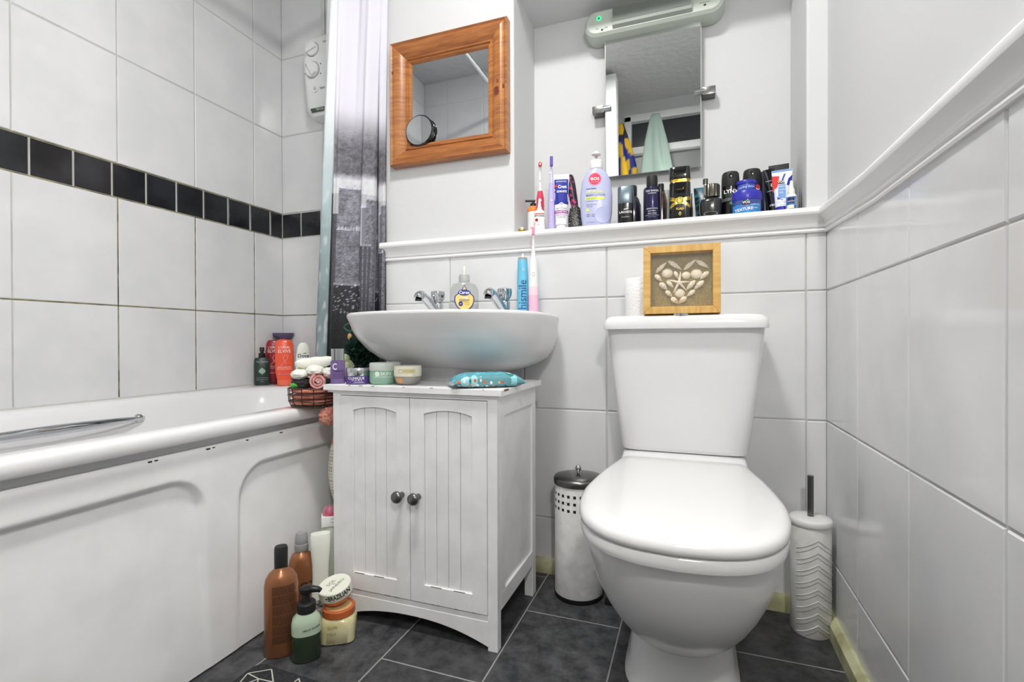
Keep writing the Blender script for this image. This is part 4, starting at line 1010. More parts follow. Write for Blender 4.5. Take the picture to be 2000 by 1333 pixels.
shelf('brown_bottle', 'small dark brown bottle half hidden behind the navy body spray', 'bottle', 1280, 1302, 360, -.145, f)
def f(t, R, H):
    SV = mat('silver_film', (176, 184, 180), .3, metal=.6)
    part('tube', t, lambda mb: mb.body(tube_secs(R*.8, R*1.1, H, .012), SV)); part('cap', t, lambda mb: mb.lathe([(R*.7, 0), (R*.75, .002), (R*.75, .012)], WPL, 24))
shelf('silver_tube', 'slim silver tube between the navy body spray and the black and gold perfume', 'tube', 1296, 1313, 371, -.135, f)
def f(t, R, H):
    sq = [(0, R*.96, R*.60, 4.5), (.003, R, R*.63, 4.5), (H*.30, R, R*.63, 4.5), (H*.34, R, R*.63, 4.5), (H*.70, R, R*.63, 4.5)]; s = surf_of([(0, R, R*.63, 4.5), (H, R, R*.63, 4.5)])
    def lb(mb):
        mb.body([(0, R*.95, R*.60, 4.5), (.003, R, R*.63, 4.5), (H*.70, R, R*.63, 4.5), (H*.715, R*.96, R*.6, 4.5)], BLKG, 64)
        n = 20
        for fn in (lambda q: .415-.09*(1-abs(q))**1.0*0.55, lambda q: .24+.115*(1-abs(q)**1.6)):
            vs = []
            for i in range(n+1):
                x = -R*.97+1.94*R*i/n; q = x/R; z = H*fn(q); vs += [(x, s(x, z)-.0008, z-H*.032), (x, s(x, z)-.0008, z+H*.032)]
            mb.add(vs, [(2*i, 2*i+2, 2*i+3, 2*i+1) for i in range(n)], GOLD)
        mb.disc(0, H*.37, R*.34, R*.34, BLKG, s, .0012); mb.disc(0, H*.37, R*.34, R*.34, GOLD, s, .0016, ring=.88); mb.disc(0, H*.37, R*.22, R*.22, GOLD, s, .0016, ring=.7); mb.disc(0, H*.37, R*.1, R*.1, GOLD, s, .0016)
        mb.text('ASAD', .0085, 0, H*.222, GOLD, s, .0008); mb.disc(0, H*.13, .0035, .006, GOLD, s, .0008, ring=.7, N=4)
        # thin script on the upper half
        pts = [(-.010, .575), (-.006, .57), (-.003, .578), (0, .572), (.003, .58), (.006, .575), (.0085, .585), (.0085, .61), (.0095, .62)]
        mb.tube([(x, s(x, H*z)-.0002, H*z) for x, z in pts], .0006, GOLD, 6)
    part('bottle', t, lb, ang=45)
    part('collar', t, lambda mb: mb.body([(H*.712, R*.93, R*.58, 4.5), (H*.775, R*.93, R*.58, 4.5)], GOLD, 64)); part('cap', t, lambda mb: mb.body([(H*.775, R*.98, R*.62, 4.5), (H*.78, R*.99, R*.63, 4.5), (H*.985, R*.99, R*.63, 4.5), (H, R*.94, R*.58, 4.5)], BLKG, 64))
shelf('perfume_bottle', 'tall square black perfume bottle with gold bands and a gold seal', 'perfume', 1307.5, 1349, 329, -.200, f)
def f(t, R, H): part('shaft', t, lambda mb: mb.tube([(0, 0, 0), (0, 0, H*.5), (0, 0, H*.52), (0, 0, H)], [.0032, .0032, .0022, .0012], BLK, 12))
shelf('makeup_pencil', 'thin black pencil standing right of the black and gold perfume', 'pencil', 1349, 1353, 378, -.190, f)
def f(t, R, H):
    TL = mat('teal_black_film', (20, 26, 30), .25, noise_c=(34, 104, 122), nscale=26, ncut=(.5, .56), stretch=(1, 1, 2))
    part('tube', t, lambda mb: mb.body(tube_secs(R*.8, R, H, .014), TL)); part('cap', t, lambda mb: mb.lathe([(R*.7, 0), (R*.72, .002), (R*.72, .014)], BLK, 24))
shelf('shower_gel_tube', 'black and teal tube half hidden behind the black round perfume bottle', 'tube', 1355, 1399, 366, -.120, f)
def f(t, R, H):
    secs = [(0, R*.80, R*.6, 2.3), (.003, R*.86, R*.64, 2.3), (H*.22, R*.98, R*.7, 2.5), (H*.40, R, R*.72, 2.5), (H*.48, R*.9, R*.66, 2.4), (H*.53, R*.55, R*.45, 2.1)]; s = surf_of(secs)
    part('bottle', t, lambda mb: (mb.body(secs, mat('charcoal_glass', (32, 34, 34), .22, coat=.4)), mb.disc(0.004, H*.30, .0032, .0032, WINK, s), mb.disc(0.0, H*.12, R*.6, .006, GPL, s, ring=.9)), ang=50)
    def cp(mb):
        rings = []
        for z in (H*.53, H*.54, H*.82, H*.84):
            r = R*.62 if H*.535 < z < H*.83 else R*.56
            rings.append([((r*(1+.05*math.cos(14*a)))*math.cos(a)+.004, (r*(1+.05*math.cos(14*a)))*math.sin(a), z) for a in [2*PI*k/84 for k in range(84)]])
        mb.loft(rings, mat('gunmetal', (98, 96, 88), .3, metal=.9))
    part('cap', t, cp); part('sprayer', t, lambda mb: (mb.cyl((-R*.45, 0, H*.6), (-R*.45, 0, H*.88), R*.16, CHROME, 16), mb.cyl((-R*.45, 0, H*.88), (-R*.45, 0, H), R*.22, mat('gunmetal', (98, 96, 88)), 18)))
shelf('perfume_bottle', 'squat black perfume bottle with a ridged gunmetal cap', 'perfume', 1365.5, 1411, 349, -.195, f)
def lynx(name_x, label, u0, u1, vt, Y, red):
    def f(t, R, H):
        secs = [(0, R*.94, R*.94, 2), (.003, R, R, 2), (H*.665, R, R, 2), (H*.67, R*.97, R*.97, 2)]; s = surf_of(secs)
        def lb(mb):
            mb.body(secs, BLKG)
            mb.text('LYNX', .0142, .0015, H*.555, WINK, s, bold=.03)
            G = flat((38, 104, 84), .4); 
            if not red: mb.text('AFRICA', .0068, -R*.35, H*.475, G, s); mb.text('DEODORANT', .0048, -R*.3, H*.41, GINK, s); mb.text('BODYSPRAY', .0048, -R*.3, H*.375, GINK, s)
            else: mb.disc(R*.45, H*.625, R*.4, H*.05, flat((206, 48, 52), .4), s)
            for (x, z, rx, rz, c) in ((.5, .22, .25, .07, flat((206, 48, 52), .4)), (.45, .13, .2, .06, flat((40, 128, 74), .4)), (.1, .31, .25, .04, G), (.75, .32, .12, .05, flat((206, 48, 52), .4))): mb.disc(R*x, H*z, R*rx, H*rz, c, s, .0005, N=5)
        part('can', t, lb)
        part('cap', t, lambda mb: (mb.lathe([(R*.98, H*.67), (R*1.0, H*.68), (R*.985, H*.86), (R*.93, H*.96), (R*.82, H*.99), (R*.5, H)], BLKM, 44), mb.box((-.0045, -R*1.0, H*.84), (.0045, -R*.82, H*.935), BLKG, c=.001)), ang=50)
    return shelf('body_spray', label, 'body spray', u0, u1, vt, Y, f)
lynx(0, 'black body spray can with white, red and green graphics, left of the stacked blue tubs', 1409, 1444.5, 337.5, -.180, False)
lynx(1, 'black body spray can with red graphics, half hidden behind the stacked blue tubs', 1450.5, 1487, 332, -.140, True)
# blue tubs
BLUE = flat((52, 52, 168), .3); LBL = flat((52, 134, 202), .35)
Hj = sz(1458, 378, -.205)-SILL
def f(t, R, H):
    secs = [(0, R*.93, R*.93, 2), (.003, R*.97, R*.97, 2), (H*.62, R*.97, R*.97, 2)]; s = surf_of(secs)
    def lb(mb):
        mb.body(secs, flat((62, 84, 150), .15, coat=.3)); mb.patch(-R*.85, R*.85, .002, H*.42, LBL, s, .0004)
        mb.patch(-.009, .009, H*.40, H*.58, INK, s, .0008); mb.text('VO5', .0095, 0, H*.49, WINK, s, .0012, bold=.02)
        mb.text('extreme style', .0045, -.006, H*.36, flat((206, 48, 52)), s, .001, rot=.1); mb.text('TEXTURE', .0105, -.006, H*.22, WINK, s, .001, rot=.08, bold=.02); mb.text('reWork', .0062, .021, H*.40, WINK, s, .001, rot=.12); mb.text('Putty', .0062, .021, H*.27, WINK, s, .001, rot=.12)
    part('jar', t, lb); part('lid', t, lambda mb: (mb.lathe([(R*.99, H*.62), (R, H*.64), (R*1.0, H*.93), (R*.94, H)], BLUE, 56)), label='dark blue lid')
jb = shelf('hair_product_tub', 'wide blue plastic tub with a dark blue lid, lower of two stacked', 'tub', 1427, 1489, 378, -.190, f)
def f2(t, R, H):
    secs = [(0, R*.86, R*.86, 2), (.002, R*.9, R*.9, 2), (H*.66, R*.9, R*.9, 2)]; s = surf_of(secs)
    part('jar', t, lambda mb: (mb.body(secs, flat((66, 92, 186), .3)), mb.text('surfing dune', .0078, 0, H*.36, WINK, s, rot=.05)))
    part('lid', t, lambda mb: mb.lathe([(R*.97, H*.66), (R, H*.69), (R, H*.88), (R*.95, H*.97), (R*.5, H)], BLUE, 48), label='dark blue lid')
Hj = sz(1458, 377.5, -.190)-SILL
tt = thing('hair_product_tub', 'small blue tub with white script, on top of the wider one', 'tub', (jb.location.x, -.190, SILL+Hj+.0004), face_cam(jb.location.x, -.19))
f2(tt, wpx(1436, 1478, -.19)/2, sz(1458, 355.5, -.19)-SILL-Hj)
# tubes at the right end
def f(t, R, H):
    NV = flat((30, 34, 58), .3)
    part('tube', t, lambda mb: mb.body(tube_secs(R*.75, R, H, .018), NV)); part('cap', t, lambda mb: mb.lathe([(R*.7, 0), (R*.74, .002), (R*.74, .018)], BLK, 24))
shelf('hair_gel_tube', 'slim navy tube right of the black cans, behind the leaning black tube', 'tube', 1484, 1503, 335, -.140, f)
def f(t, R, H):
    part('carton', t, lambda mb: (mb.box((-R, -.016, 0), (R, .016, H), BLKM, c=.001),))
shelf('black_carton', 'tall black carton at the back behind the blue and white gel tube', 'box', 1501, 1541, 325, -.100, f)
def f(t, R, H):
    secs = tube_secs(R*.8, R*1.2, H, .016, ry=.013); s = surf_of(secs)
    part('tube', t, lambda mb: (mb.body(secs, BLKG), mb.patch(-R*.8, R*.8, H*.52, H*.53, GINK, s), mb.patch(-R*.9, R*.9, H*.74, H*.75, GINK, s), mb.text('E', .012, R*.3, H*.64, WINK, s, .0006), mb.text('MEN', .008, R*.1, H*.22, WINK, s, .0006)))
    part('cap', t, lambda mb: mb.lathe([(R*.75, 0), (R*.78, .002), (R*.78, .016)], BLK, 24))
bt_ = shelf('hair_gel_tube', 'black tube with thin silver lines leaning left of the blue and white gel tube', 'tube', 1502, 1521, 329, -.175, f); bt_.rotation_euler.y = -.10
def f(t, R, H):
    secs = tube_secs(R*.66, R, H, .020, ry=R*.55); s = surf_of(secs)
    def w(q): return R*(.66+.34*min(1, q/.75))*.97
    def lb(mb):
        mb.body(secs, flat((232, 236, 244), .3), 56); SK = flat((112, 156, 214), .3)
        mb.patch(-w(1)*.99, w(1)*.99, H*.955, H*.995, SK, s, .0004)
        mb.poly([(-w(.9), H*.88), (-R*.25, H*.86), (-R*.45, H*.62), (-w(.55), H*.52)], flat((222, 62, 56), .35), s, .0012)
        mb.poly([(R*.1, H*.76), (R*.35, H*.9), (R*.2, H*.9), (-R*.05, H*.76)], flat((40, 48, 150), .35), s, .0014)
        mb.poly([(w(.86), H*.86), (R*.6, H*.78), (R*.45, H*.64), (w(.6)*.98, H*.6)], flat((40, 48, 150), .35), s, .0012)
        mb.poly([(-w(.15), H*.15), (w(.15), H*.15), (w(.3), H*.36), (R*.1, H*.32), (-R*.35, H*.36), (-w(.45), H*.54)], flat((48, 52, 166), .35), s, .0010)
        mb.patch(-R*.36, R*.34, H*.36, H*.66, SK, s, .0016, nz=6)
        mb.patch(-R*.38, R*.24, H*.685, H*.755, INK, s, .0018); mb.text('VO5', .0085, -R*.07, H*.72, WINK, s, .0024, bold=.03)
        for k, q in enumerate(('MEGA', 'HOLD', 'GEL')): mb.text(q, .0066, -R*.30, H*(.615-.07*k), WINK, s, .0022, 'LEFT')
        mb.text('STYLE FREEZE', .004, -R*.0, H*.27, GINK, s, .0014); mb.text('200 ml', .004, 0, H*.2, GINK, s, .0014)
    part('tube', t, lb); part('cap', t, lambda mb: mb.lathe([(R*.6, 0), (R*.64, .002), (R*.65, .0205)], flat((48, 52, 166), .3), 32))
shelf('hair_gel_tube', 'blue, red and white hair gel tube standing at the right end of the niche', 'tube', 1507, 1548, 332, -.185, f)
def f(t, R, H):
    secs = [(0, R*.95, R*.95, 2), (.002, R, R, 2), (H*.48, R, R, 2), (H*.55, R*.8, R*.8, 2), (H*.58, R*.5, R*.5, 2)]; s = surf_of(secs)
    def lb(mb):
        mb.body(secs, WPL); mb.patch(-R*.93, R*.93, .001, H*.46, flat((60, 108, 178), .4), s, .0004); mb.patch(-R*.6, R*.5, H*.26, H*.43, flat((28, 34, 84)), s, .0008); mb.text('optrex', .0058, -R*.05, H*.32, WINK, s, .0012); mb.patch(-R*.8, R*.5, .007, H*.2, flat((222, 226, 196), .4), s, .0008)
        for k in range(5): mb.patch(R*.62, R*.9, H*(.2+.05*k), H*(.215+.05*k), WINK, s, .0008)
    part('bottle', t, lb); part('cap', t, lambda mb: mb.lathe([(R*.62, H*.57), (R*.66, H*.59), (R*.60, H*.72), (R*.40, H*.76), (R*.28, H*.97), (R*.2, H)], flat((236, 236, 228), .3), 28))
shelf('eye_drop_bottle', 'small white and blue dropper bottle in front of the blue and white gel tube', 'bottle', 1535, 1556.5, 353, -.212, f)
def f(t, R, H): part('blade', t, lambda mb: mb.loft([[(-.001, -.007, 0), (.001, -.007, 0), (.001, .007, 0), (-.001, .007, 0)], [(-.001, -.007, H*.6), (.001, -.007, H*.6), (.001, .007, H*.6), (-.001, .007, H*.6)], [(-.0004, -.001, H), (.0004, -.001, H), (.0004, .001, H), (-.0004, .001, H)]], flat((88, 96, 98), .5)))
shelf('nail_file', 'taller thin grey nail file standing behind the dropper bottle', 'nail file', 1553, 1557, 352, -.150, f)
shelf('nail_file', 'shorter thin grey nail file at the far right end of the niche', 'nail file', 1561, 1565, 367, -.165, f)

# ================================================================== ON THE CABINET TOP
TZ = CH+0.0143
def table(name, label, cat, u0, u1, vt, Y, fn, z0=TZ):
    x = (onY(u0, 735, Y).x+onY(u1, 735, Y).x)/2
    t = thing(name, label, cat, (x, Y, z0), face_cam(x, Y)); k = math.cos(face_cam(x, Y))
    fn(t, (onY(u1, 735, Y).x-onY(u0, 735, Y).x)/2*k, onY((u0+u1)/2, vt, Y).z-z0); return t
def f(t, R, H):
    secs = [(0, R*.94, R*.6, 4), (.002, R, R*.64, 4), (H*.64, R, R*.64, 4), (H*.66, R*.8, R*.55, 3)]; s = surf_of(secs)
    def lb(mb):
        mb.body(secs, mat('lilac_liquid', (150, 126, 186), .08, trans=.45, ior=1.3)); mb.disc(-R*.35, H*.49, .0065, .0085, flat((226, 222, 236)), s, .0008, ring=.62, a0=.8, a1=5.5)
        mb.text('CLINIQUE', .0066, 0, H*.355, flat((38, 30, 66)), s, .0008, sx=.9, bold=.02)
        for k, q in enumerate(('take the day off', 'makeup remover', 'for lids, lashes & lips')): mb.text(q, .0042, -R*.75, H*(.27-.055*k), flat((38, 30, 66)), s, .0008, 'LEFT')
    part('bottle', t, lb); part('cap', t, lambda mb: mb.body([(H*.665, R*.88, R*.60, 4), (H*.67, R*.9, R*.62, 4), (H*.99, R*.9, R*.62, 4), (H, R*.86, R*.58, 4)], CHROME, 48), label='silver cap')
table('remover_bottle', 'slim lilac bottle with a silver cap at the left edge of the cabinet top', 'bottle', 645.5, 674.5, 681.5, -.612, f)
def f(t, R, H):
    secs = [(0, R*.93, R*.93, 2), (.002, R, R, 2), (H*.50, R, R, 2)]; s = surf_of(secs)
    def lb(mb):
        mb.body(secs, flat((84, 62, 128), .25)); mb.text('CLINIQUE', .0088, -.006, H*.37, WINK, s, bold=.01); mb.text('take the day off', .004, -.005, H*.25, WINK, s); mb.text('cleansing balm', .004, 0, H*.15, WINK, s); mb.text('baume demaquillant', .0036, 0, H*.08, GINK, s)
    part('jar', t, lb); part('lid', t, lambda mb: mb.lathe([(R*.98, H*.50), (R*.995, H*.52), (R*.995, H*.95), (R*.95, H)], CHROME, 56), label='chrome lid')
table('cream_jar', 'purple cream jar with a wide chrome lid on the cabinet top', 'jar', 676, 726, 718, -.600, f)
def f(t, R, H):
    GRN = mat('mint_plastic', (136, 176, 152), .4)
    secs = [(0, R*.82, R*.82, 2), (.003, R*.9, R*.9, 2), (H*.12, R*.98, R*.98, 2), (H*.3, R, R, 2), (H*.60, R*.985, R*.985, 2), (H*.64, R*.97, R*.97, 2)]; s = surf_of(secs)
    def lb(mb):
        mb.body(secs, GRN); mb.text('SKIN', .0115, .007, H*.50, WINK, s, sx=1.1); mb.disc(-R*.42, H*.50, .0058, .0062, flat((220, 232, 224)), s)
        mb.text('GREEN TEA CLEANSING BALM', .0042, 0, H*.36, WINK, s, sx=.8); mb.text('FOR DRY, NORMAL, SENSITIVE', .0034, 0, H*.27, GINK, s); mb.text('FOR ALL SKIN TYPES', .0034, 0, H*.20, GINK, s)
    part('jar', t, lb); part('lid', t, lambda mb: mb.lathe([(R*1.0, H*.635), (R*1.015, H*.66), (R*1.01, H*.93), (R*.96, H)], flat((196, 204, 198), .4), 56), label='pale grey lid')
table('balm_jar', 'mint green balm jar with a pale rounded lid on the cabinet top', 'jar', 722, 774, 708.5, -.590, f)
def f(t, R, H):
    secs = [(0, R*.55, R*.55, 2), (.003, R*.66, R*.66, 2), (H*.15, R*.84, R*.84, 2), (H*.35, R*.95, R*.95, 2), (H*.46, R*.97, R*.97, 2)]
    def lb(mb):
        mb.body(secs, mat('grey_frosted', (150, 146, 142), .3)); mb.disc(-R*.58, H*.25, R*.22, H*.17, flat((210, 150, 92), .3), surf_of(secs), .0004)
    part('jar', t, lb)
    s2 = surf_of([(0, R, R, 2), (H, R, R, 2)])
    part('lid', t, lambda mb: (mb.lathe([(R*.985, H*.46), (R, H*.48), (R, H*.97), (R*.97, H)], flat((228, 224, 206), .4), 56), mb.patch(-R*.35, R*.55, H*.62, H*.86, flat((214, 204, 158), .4), s2, .0004), mb.disc(-R*.52, H*.73, .0055, .0055, flat((190, 180, 140)), s2, .0005, ring=.75), mb.text('RICH CREAM', .0045, R*.1, H*.74, flat((150, 132, 80)), s2, .0008), mb.text('50 ml', .0036, R*.45, H*.54, flat((150, 132, 80)), s2, .0006)), label='cream coloured lid')
table('cream_pot', 'grey bowl-shaped pot with a cream lid on the cabinet top', 'jar', 769.5, 824, 714.5, -.585, f)
def f(t, R, H):
    part('bottle', t, lambda mb: mb.body([(0, R*.8, R*.8, 2), (.003, R*.9, R*.9, 2), (H*.7, R*.9, R*.9, 2), (H*.8, R*.6, R*.6, 2)], WPL)); part('cap', t, lambda mb: mb.body([(H*.8, R*.75, R*.75, 2), (H*.97, R*.75, R*.75, 2), (H, R*.65, R*.65, 2)], flat((214, 216, 214), .4)))
table('white_bottle', 'small white bottle under the basin, behind the mint green jar', 'bottle', 748, 788, 707, -.525, f)
def f(t, R, H):
    PG = flat((170, 178, 140), .35)
    part('body', t, lambda mb: (mb.ball((0, 0, H*.42), H*.42, PG, 16, sx=.8, sy=.8), mb.ball((-.003, -.004, H*.82), H*.2, PG, 14), mb.ball((.008, 0, H*.5), H*.22, flat((212, 214, 190), .3), 12), mb.ball((-.010, -.003, H*.35), H*.2, flat((110, 116, 84), .35), 12)))
table('trinket', 'little pale green figure-shaped trinket behind the purple jar', 'trinket', 664, 686, 692, -.545, f)
# wet wipes
c0 = onY(881, 748, -.628); c1 = onY(1014, 738, -.53)
L = (Vector((c1.x, -.53, 0))-Vector((c0.x, -.628, 0))).length+.012; az = math.atan2(.098, c1.x-c0.x)
wp = thing('wipes_pack', 'turquoise pack of wet wipes with coloured dots on the cabinet top', 'wipes', ((c0.x+c1.x)/2, -.575, TZ), az)
mb = MB(); rings = []; cols = []; nu, nv = 150, 180; HW, HT = .046, .034
dots = []
for _ in range(400):
    d_ = (random.uniform(-.86, .42), random.uniform(1.45, 2.9), random.uniform(.0024, .0042), random.choice([(222, 96, 48), (236, 236, 230), (232, 186, 74), (206, 74, 54), (70, 96, 116), (232, 150, 76), (236, 236, 230)]))
    if all(math.hypot((d_[0]-e[0])*L/2, (d_[1]-e[1])*.021) > d_[2]+e[2]+.0030 for e in dots): dots.append(d_)
for i in range(nu+1):
    q = -1+2*i/nu; b = max(0.02, (1-abs(q)**5)); fin = max(0, (abs(q)-.93)/.07)
    hw = HW*(1-.10*abs(q)**3); h = HT/2*b*(1-fin)+.0008
    ring = []
    for k in range(nv):
        a = 2*PI*k/nv; c, s = math.cos(a), math.sin(a)
        y = hw*math.copysign(abs(c)**.7, c); z = h*math.copysign(abs(s)**.7, s)
        wr = .0016*noise.noise(Vector((q*9, y*60, a)))*b
        ring.append((q*L/2, y, max(.0003, HT/2*1.0*(1 if fin < .01 else 1)*(.5+.5*b)+z+wr if True else 0)))
        n1 = noise.noise(Vector((q*4, y*30, 1)))
        col = (84, 182, 202) if s > -.2 and not (y < -hw*.55 and s < .75) else (96, 152, 160)
        if n1 > .22: col = (150, 216, 226)
        if abs(q) > .95: col = (176, 188, 188)
        if y < hw*.25 and abs(q) < .9:
            for dx, dy, dr, dc in dots:
                if math.hypot((q-dx)*L/2, (a-PI/2-dy)*.021) < dr: col = dc
        if .42 < q < .72 and s > -.5 and ((q-.56)**2/.018+(c*.8+.15)**2/.35) < 1: col = (36, 136, 130) if not (abs(q-.56) < .05 and abs(c+.2) < .35) else (190, 226, 220)
        cols.append(lin(col))
    rings.append(ring)
mb.loft(rings, PRINTG); mb.col = cols; mb.build('pack', wp, ang=180)

# ================================================================== ON THE BATH RIM
def rim(name, label, cat, u0, u1, vt, Y, fn):
    x = (onY(u0, 720, Y).x+onY(u1, 720, Y).x)/2
    t = thing(name, label, cat, (x, Y, RZ+.0006), face_cam(x, Y)); k = math.cos(face_cam(x, Y))
    fn(t, (onY(u1, 720, Y).x-onY(u0, 720, Y).x)/2*k, onY((u0+u1)/2, vt, Y).z-RZ); return t
def f(t, R, H):
    GD = mat('dark_green_plastic', (40, 56, 52), .35); hb = H*.72
    secs = [(0, R*.94, R*.8, 3), (.003, R, R*.85, 3), (hb*.94, R, R*.85, 3), (hb, R*.86, R*.75, 2.6)]; s = surf_of(secs)
    def lb(mb):
        mb.body(secs, GD); mb.text('TED BAKER', .0088, 0, hb*.85, GINK, s, sx=.95)
        n = 16; mb.poly([(.014*math.sin(PI*k/n)*(1-.3*k/n), hb*(.40+.24*k/n)) for k in range(n+1)]+[(-.014*math.sin(PI*k/n)*(1-.3*k/n), hb*(.40+.24*k/n)) for k in range(n-1, 0, -1)], flat((150, 178, 166)), s, .0006)
        mb.patch(-.0008, .0008, hb*.36, hb*.5, flat((150, 178, 166)), s, .0008)
        for k, q in enumerate(('EUCALYPTUS & SAGE', 'HAND & BODY WASH', '250 ml')): mb.text(q, .0045, 0, hb*(.27-.07*k), GINK, s)
    part('bottle', t, lb)
    part('pump', t, lambda mb: mb.lathe([(R*.42, hb), (R*.44, hb+.003), (R*.44, hb+.018), (R*.2, hb+.02), (R*.18, H*.88), (R*.30, H*.885), (R*.30, H*.99), (R*.26, H)], BLK, 28))
rim('soap_pump_bottle', 'dark green pump bottle with a leaf emblem in the corner of the bath', 'bottle', 496.5, 527.5, 679, -.142, f)
def elv(body, cap, txt=None):
    def f(t, R, H):
        secs = [(.022, R*.78, R*.5, 2.6), (.03, R*.84, R*.55, 2.6), (H*.3, R*.95, R*.6, 2.6), (H*.6, R, R*.62, 2.6), (H*.9, R*.92, R*.56, 2.6), (H*.97, R*.80, R*.48, 2.4), (H, R*.6, R*.34, 2.2)]; s = surf_of(secs)
        def lb(mb):
            mb.body(secs, body, 56)
            mb.text("L'OREAL", .0125, 0, H*.83, WINK, s, sx=.9); mb.text('ELVIVE', .0185, 0, H*.745, WINK, s, sx=.85)
            mb.tube([(x, s(x, H*z)-.0003, H*z) for x, z in [(-.012, .43), (-.002, .5), (.010, .58), (.012, .65), (.002, .66), (-.004, .6), (0, .52), (.008, .47)]], .0014, flat((244, 140, 150)), 6)
            mb.text('DREAM LENGTHS', .0062, 0, H*.40, WINK, s); mb.text('RESTORING SHAMPOO', .0052, 0, H*.36, WINK, s); mb.patch(-.018, .018, H*.235, H*.265, flat((196, 38, 60)), s, .0006); mb.text('LONG DAMAGED HAIR', .004, 0, H*.25, WINK, s, .001)
        part('bottle', t, lb); part('cap', t, lambda mb: mb.body([(0, R*.72, R*.48, 2.6), (.002, R*.76, R*.52, 2.6), (.022, R*.78, R*.53, 2.6)], cap, 48))
    return f
rim('shampoo_bottle', 'dark red shampoo bottle half hidden behind the orange one in the bath corner', 'bottle', 519, 551, 665, -.084, elv(flat((150, 34, 42), .25), flat((120, 28, 36), .3)))
rim('shampoo_bottle', 'bright orange shampoo bottle with white and pink lettering on the bath rim', 'bottle', 537, 574.5, 664, -.136, elv(flat((238, 92, 62), .25), flat((236, 112, 84), .3)))
def f(t, R, H):
    PU = flat((116, 96, 128), .3)
    part('bottle', t, lambda mb: mb.body([(0, R*.9, R*.45, 3), (.003, R*.93, R*.48, 3), (H*.75, R*.93, R*.48, 3), (H*.86, R*.6, R*.4, 2.5), (H*.88, R*.4, R*.4, 2)], PU)); part('cap', t, lambda mb: mb.body([(H*.88, R*.5, R*.4, 2.4), (H*.95, R*.98, R*.5, 3), (H, R, R*.5, 3)], flat((92, 80, 110), .3)))
rim('conditioner_bottle', 'tall mauve bottle with a flat wide cap behind the orange shampoo', 'bottle', 533, 575, 651, -.034, f)
def f(t, R, H):
    secs = [(0, R*.9, R*.5, 2.6), (.003, R*.95, R*.54, 2.6), (H*.35, R, R*.58, 2.6), (H*.7, R*.93, R*.55, 2.5), (H*.88, R*.80, R*.5, 2.4), (H*.97, R*.58, R*.42, 2.2), (H, R*.35, R*.3, 2)]; s = surf_of(secs)
    def lb(mb):
        mb.body(secs, flat((236, 238, 228), .25), 56); mb.text('Dove', .019, 0, H*.69, flat((34, 52, 84)), s, bold=.02)
        mb.poly([(-.004, H*.735), (.004, H*.765), (.014, H*.76), (.008, H*.735)], flat((104, 150, 60)), s, .0006); mb.poly([(-.004, H*.735), (-.012, H*.755), (-.010, H*.735)], flat((150, 180, 80)), s, .0006)
        for (x, z, r, c) in ((-.012, .36, .012, (150, 186, 96)), (.004, .30, .013, (110, 150, 62)), (-.008, .25, .010, (206, 220, 150)), (.014, .36, .008, (176, 200, 120))): mb.disc(x, H*z, r, r, flat(c), s, .0006)
    part('bottle', t, lb); part('cap', t, lambda mb: mb.body([(-.0002, R*.7, R*.45, 2.4), (.014, R*.955, R*.545, 2.6), (.0145, R*.8, R*.5, 2.6)], flat((222, 218, 190), .3), 40))
rim('shower_gel_bottle', 'white rounded bottle with green leaf print by the shower curtain', 'bottle', 577.5, 608, 670, -.105, f)
# wire basket with cloths, between the bath and the cabinet
BCX, BCY = .705, -.598
WIRE = mat('dark_bronze_wire', (70, 58, 44), .4, metal=.6)
bk = thing('wire_basket', 'bronze wire basket of towels squeezed between the bath rim and the cabinet', 'basket', (BCX, BCY, RZ+.001))
mb = MB()
for z, r in ((.003, .059), (.017, .065), (.033, .067), (.050, .067)):
    mb.tube([(r*math.cos(2*PI*k/48), r*math.sin(2*PI*k/48), z+.002*math.sin(6*PI*k/48)) for k in range(48)], .0016, WIRE, 8, closed=True)
for k in range(14):
    a = 2*PI*k/14; mb.tube([(.059*math.cos(a), .059*math.sin(a), .003), (.065*math.cos(a), .065*math.sin(a), .017), (.067*math.cos(a), .067*math.sin(a), .051)], .0012, WIRE, 6)
for k in range(-3, 4):
    y = k*.016; x = math.sqrt(.059**2-y*y); mb.tube([(-x, y, .003), (x, y, .003)], .0012, WIRE, 6)
mb.build('wire_frame', bk)
def crumple(mb, c, rx, ry, rz, m, seed, amp=.2, freq=9, nu=56, nv=28, fold=6):
    rings = []
    for i in range(1, nv):
        b = PI*i/nv; ring = []
        for k in range(nu):
            a = 2*PI*k/nu; d = Vector((math.sin(b)*math.cos(a), math.sin(b)*math.sin(a), -math.cos(b)))
            n_ = noise.noise(d*freq*.35+Vector((seed, 0, 0)))+.5*noise.noise(d*freq+Vector((0, seed, 0)))+.22*math.sin(fold*b*2+3*noise.noise(d*2+Vector((seed, 3, 0))))
            f_ = 1+amp*n_; ring.append((c[0]+d.x*rx*f_, c[1]+d.y*ry*f_, c[2]+d.z*rz*f_))
        rings.append(ring)
    return mb.loft(rings, m)
PEACH = mat('peach_towel', (212, 132, 112), .95, noise_c=(190, 104, 88), nscale=60, bump=.0015, bscale=160, sheen=.3); WTOW = mat('white_towel', (228, 228, 220), .95, bump=.0015, bscale=200, sheen=.2); PKT = mat('pink_towel', (222, 162, 158), .95, noise_c=(196, 122, 120), nscale=90, bump=.0012, bscale=160); BKT = mat('charcoal_towel', (46, 46, 46), .95, bump=.0012, bscale=160)
def topthing(name, label, cat, fn, ang=80):
    mb = MB(); fn(mb); return tag(mb.build(name, ang=ang), label, cat)
Z = RZ
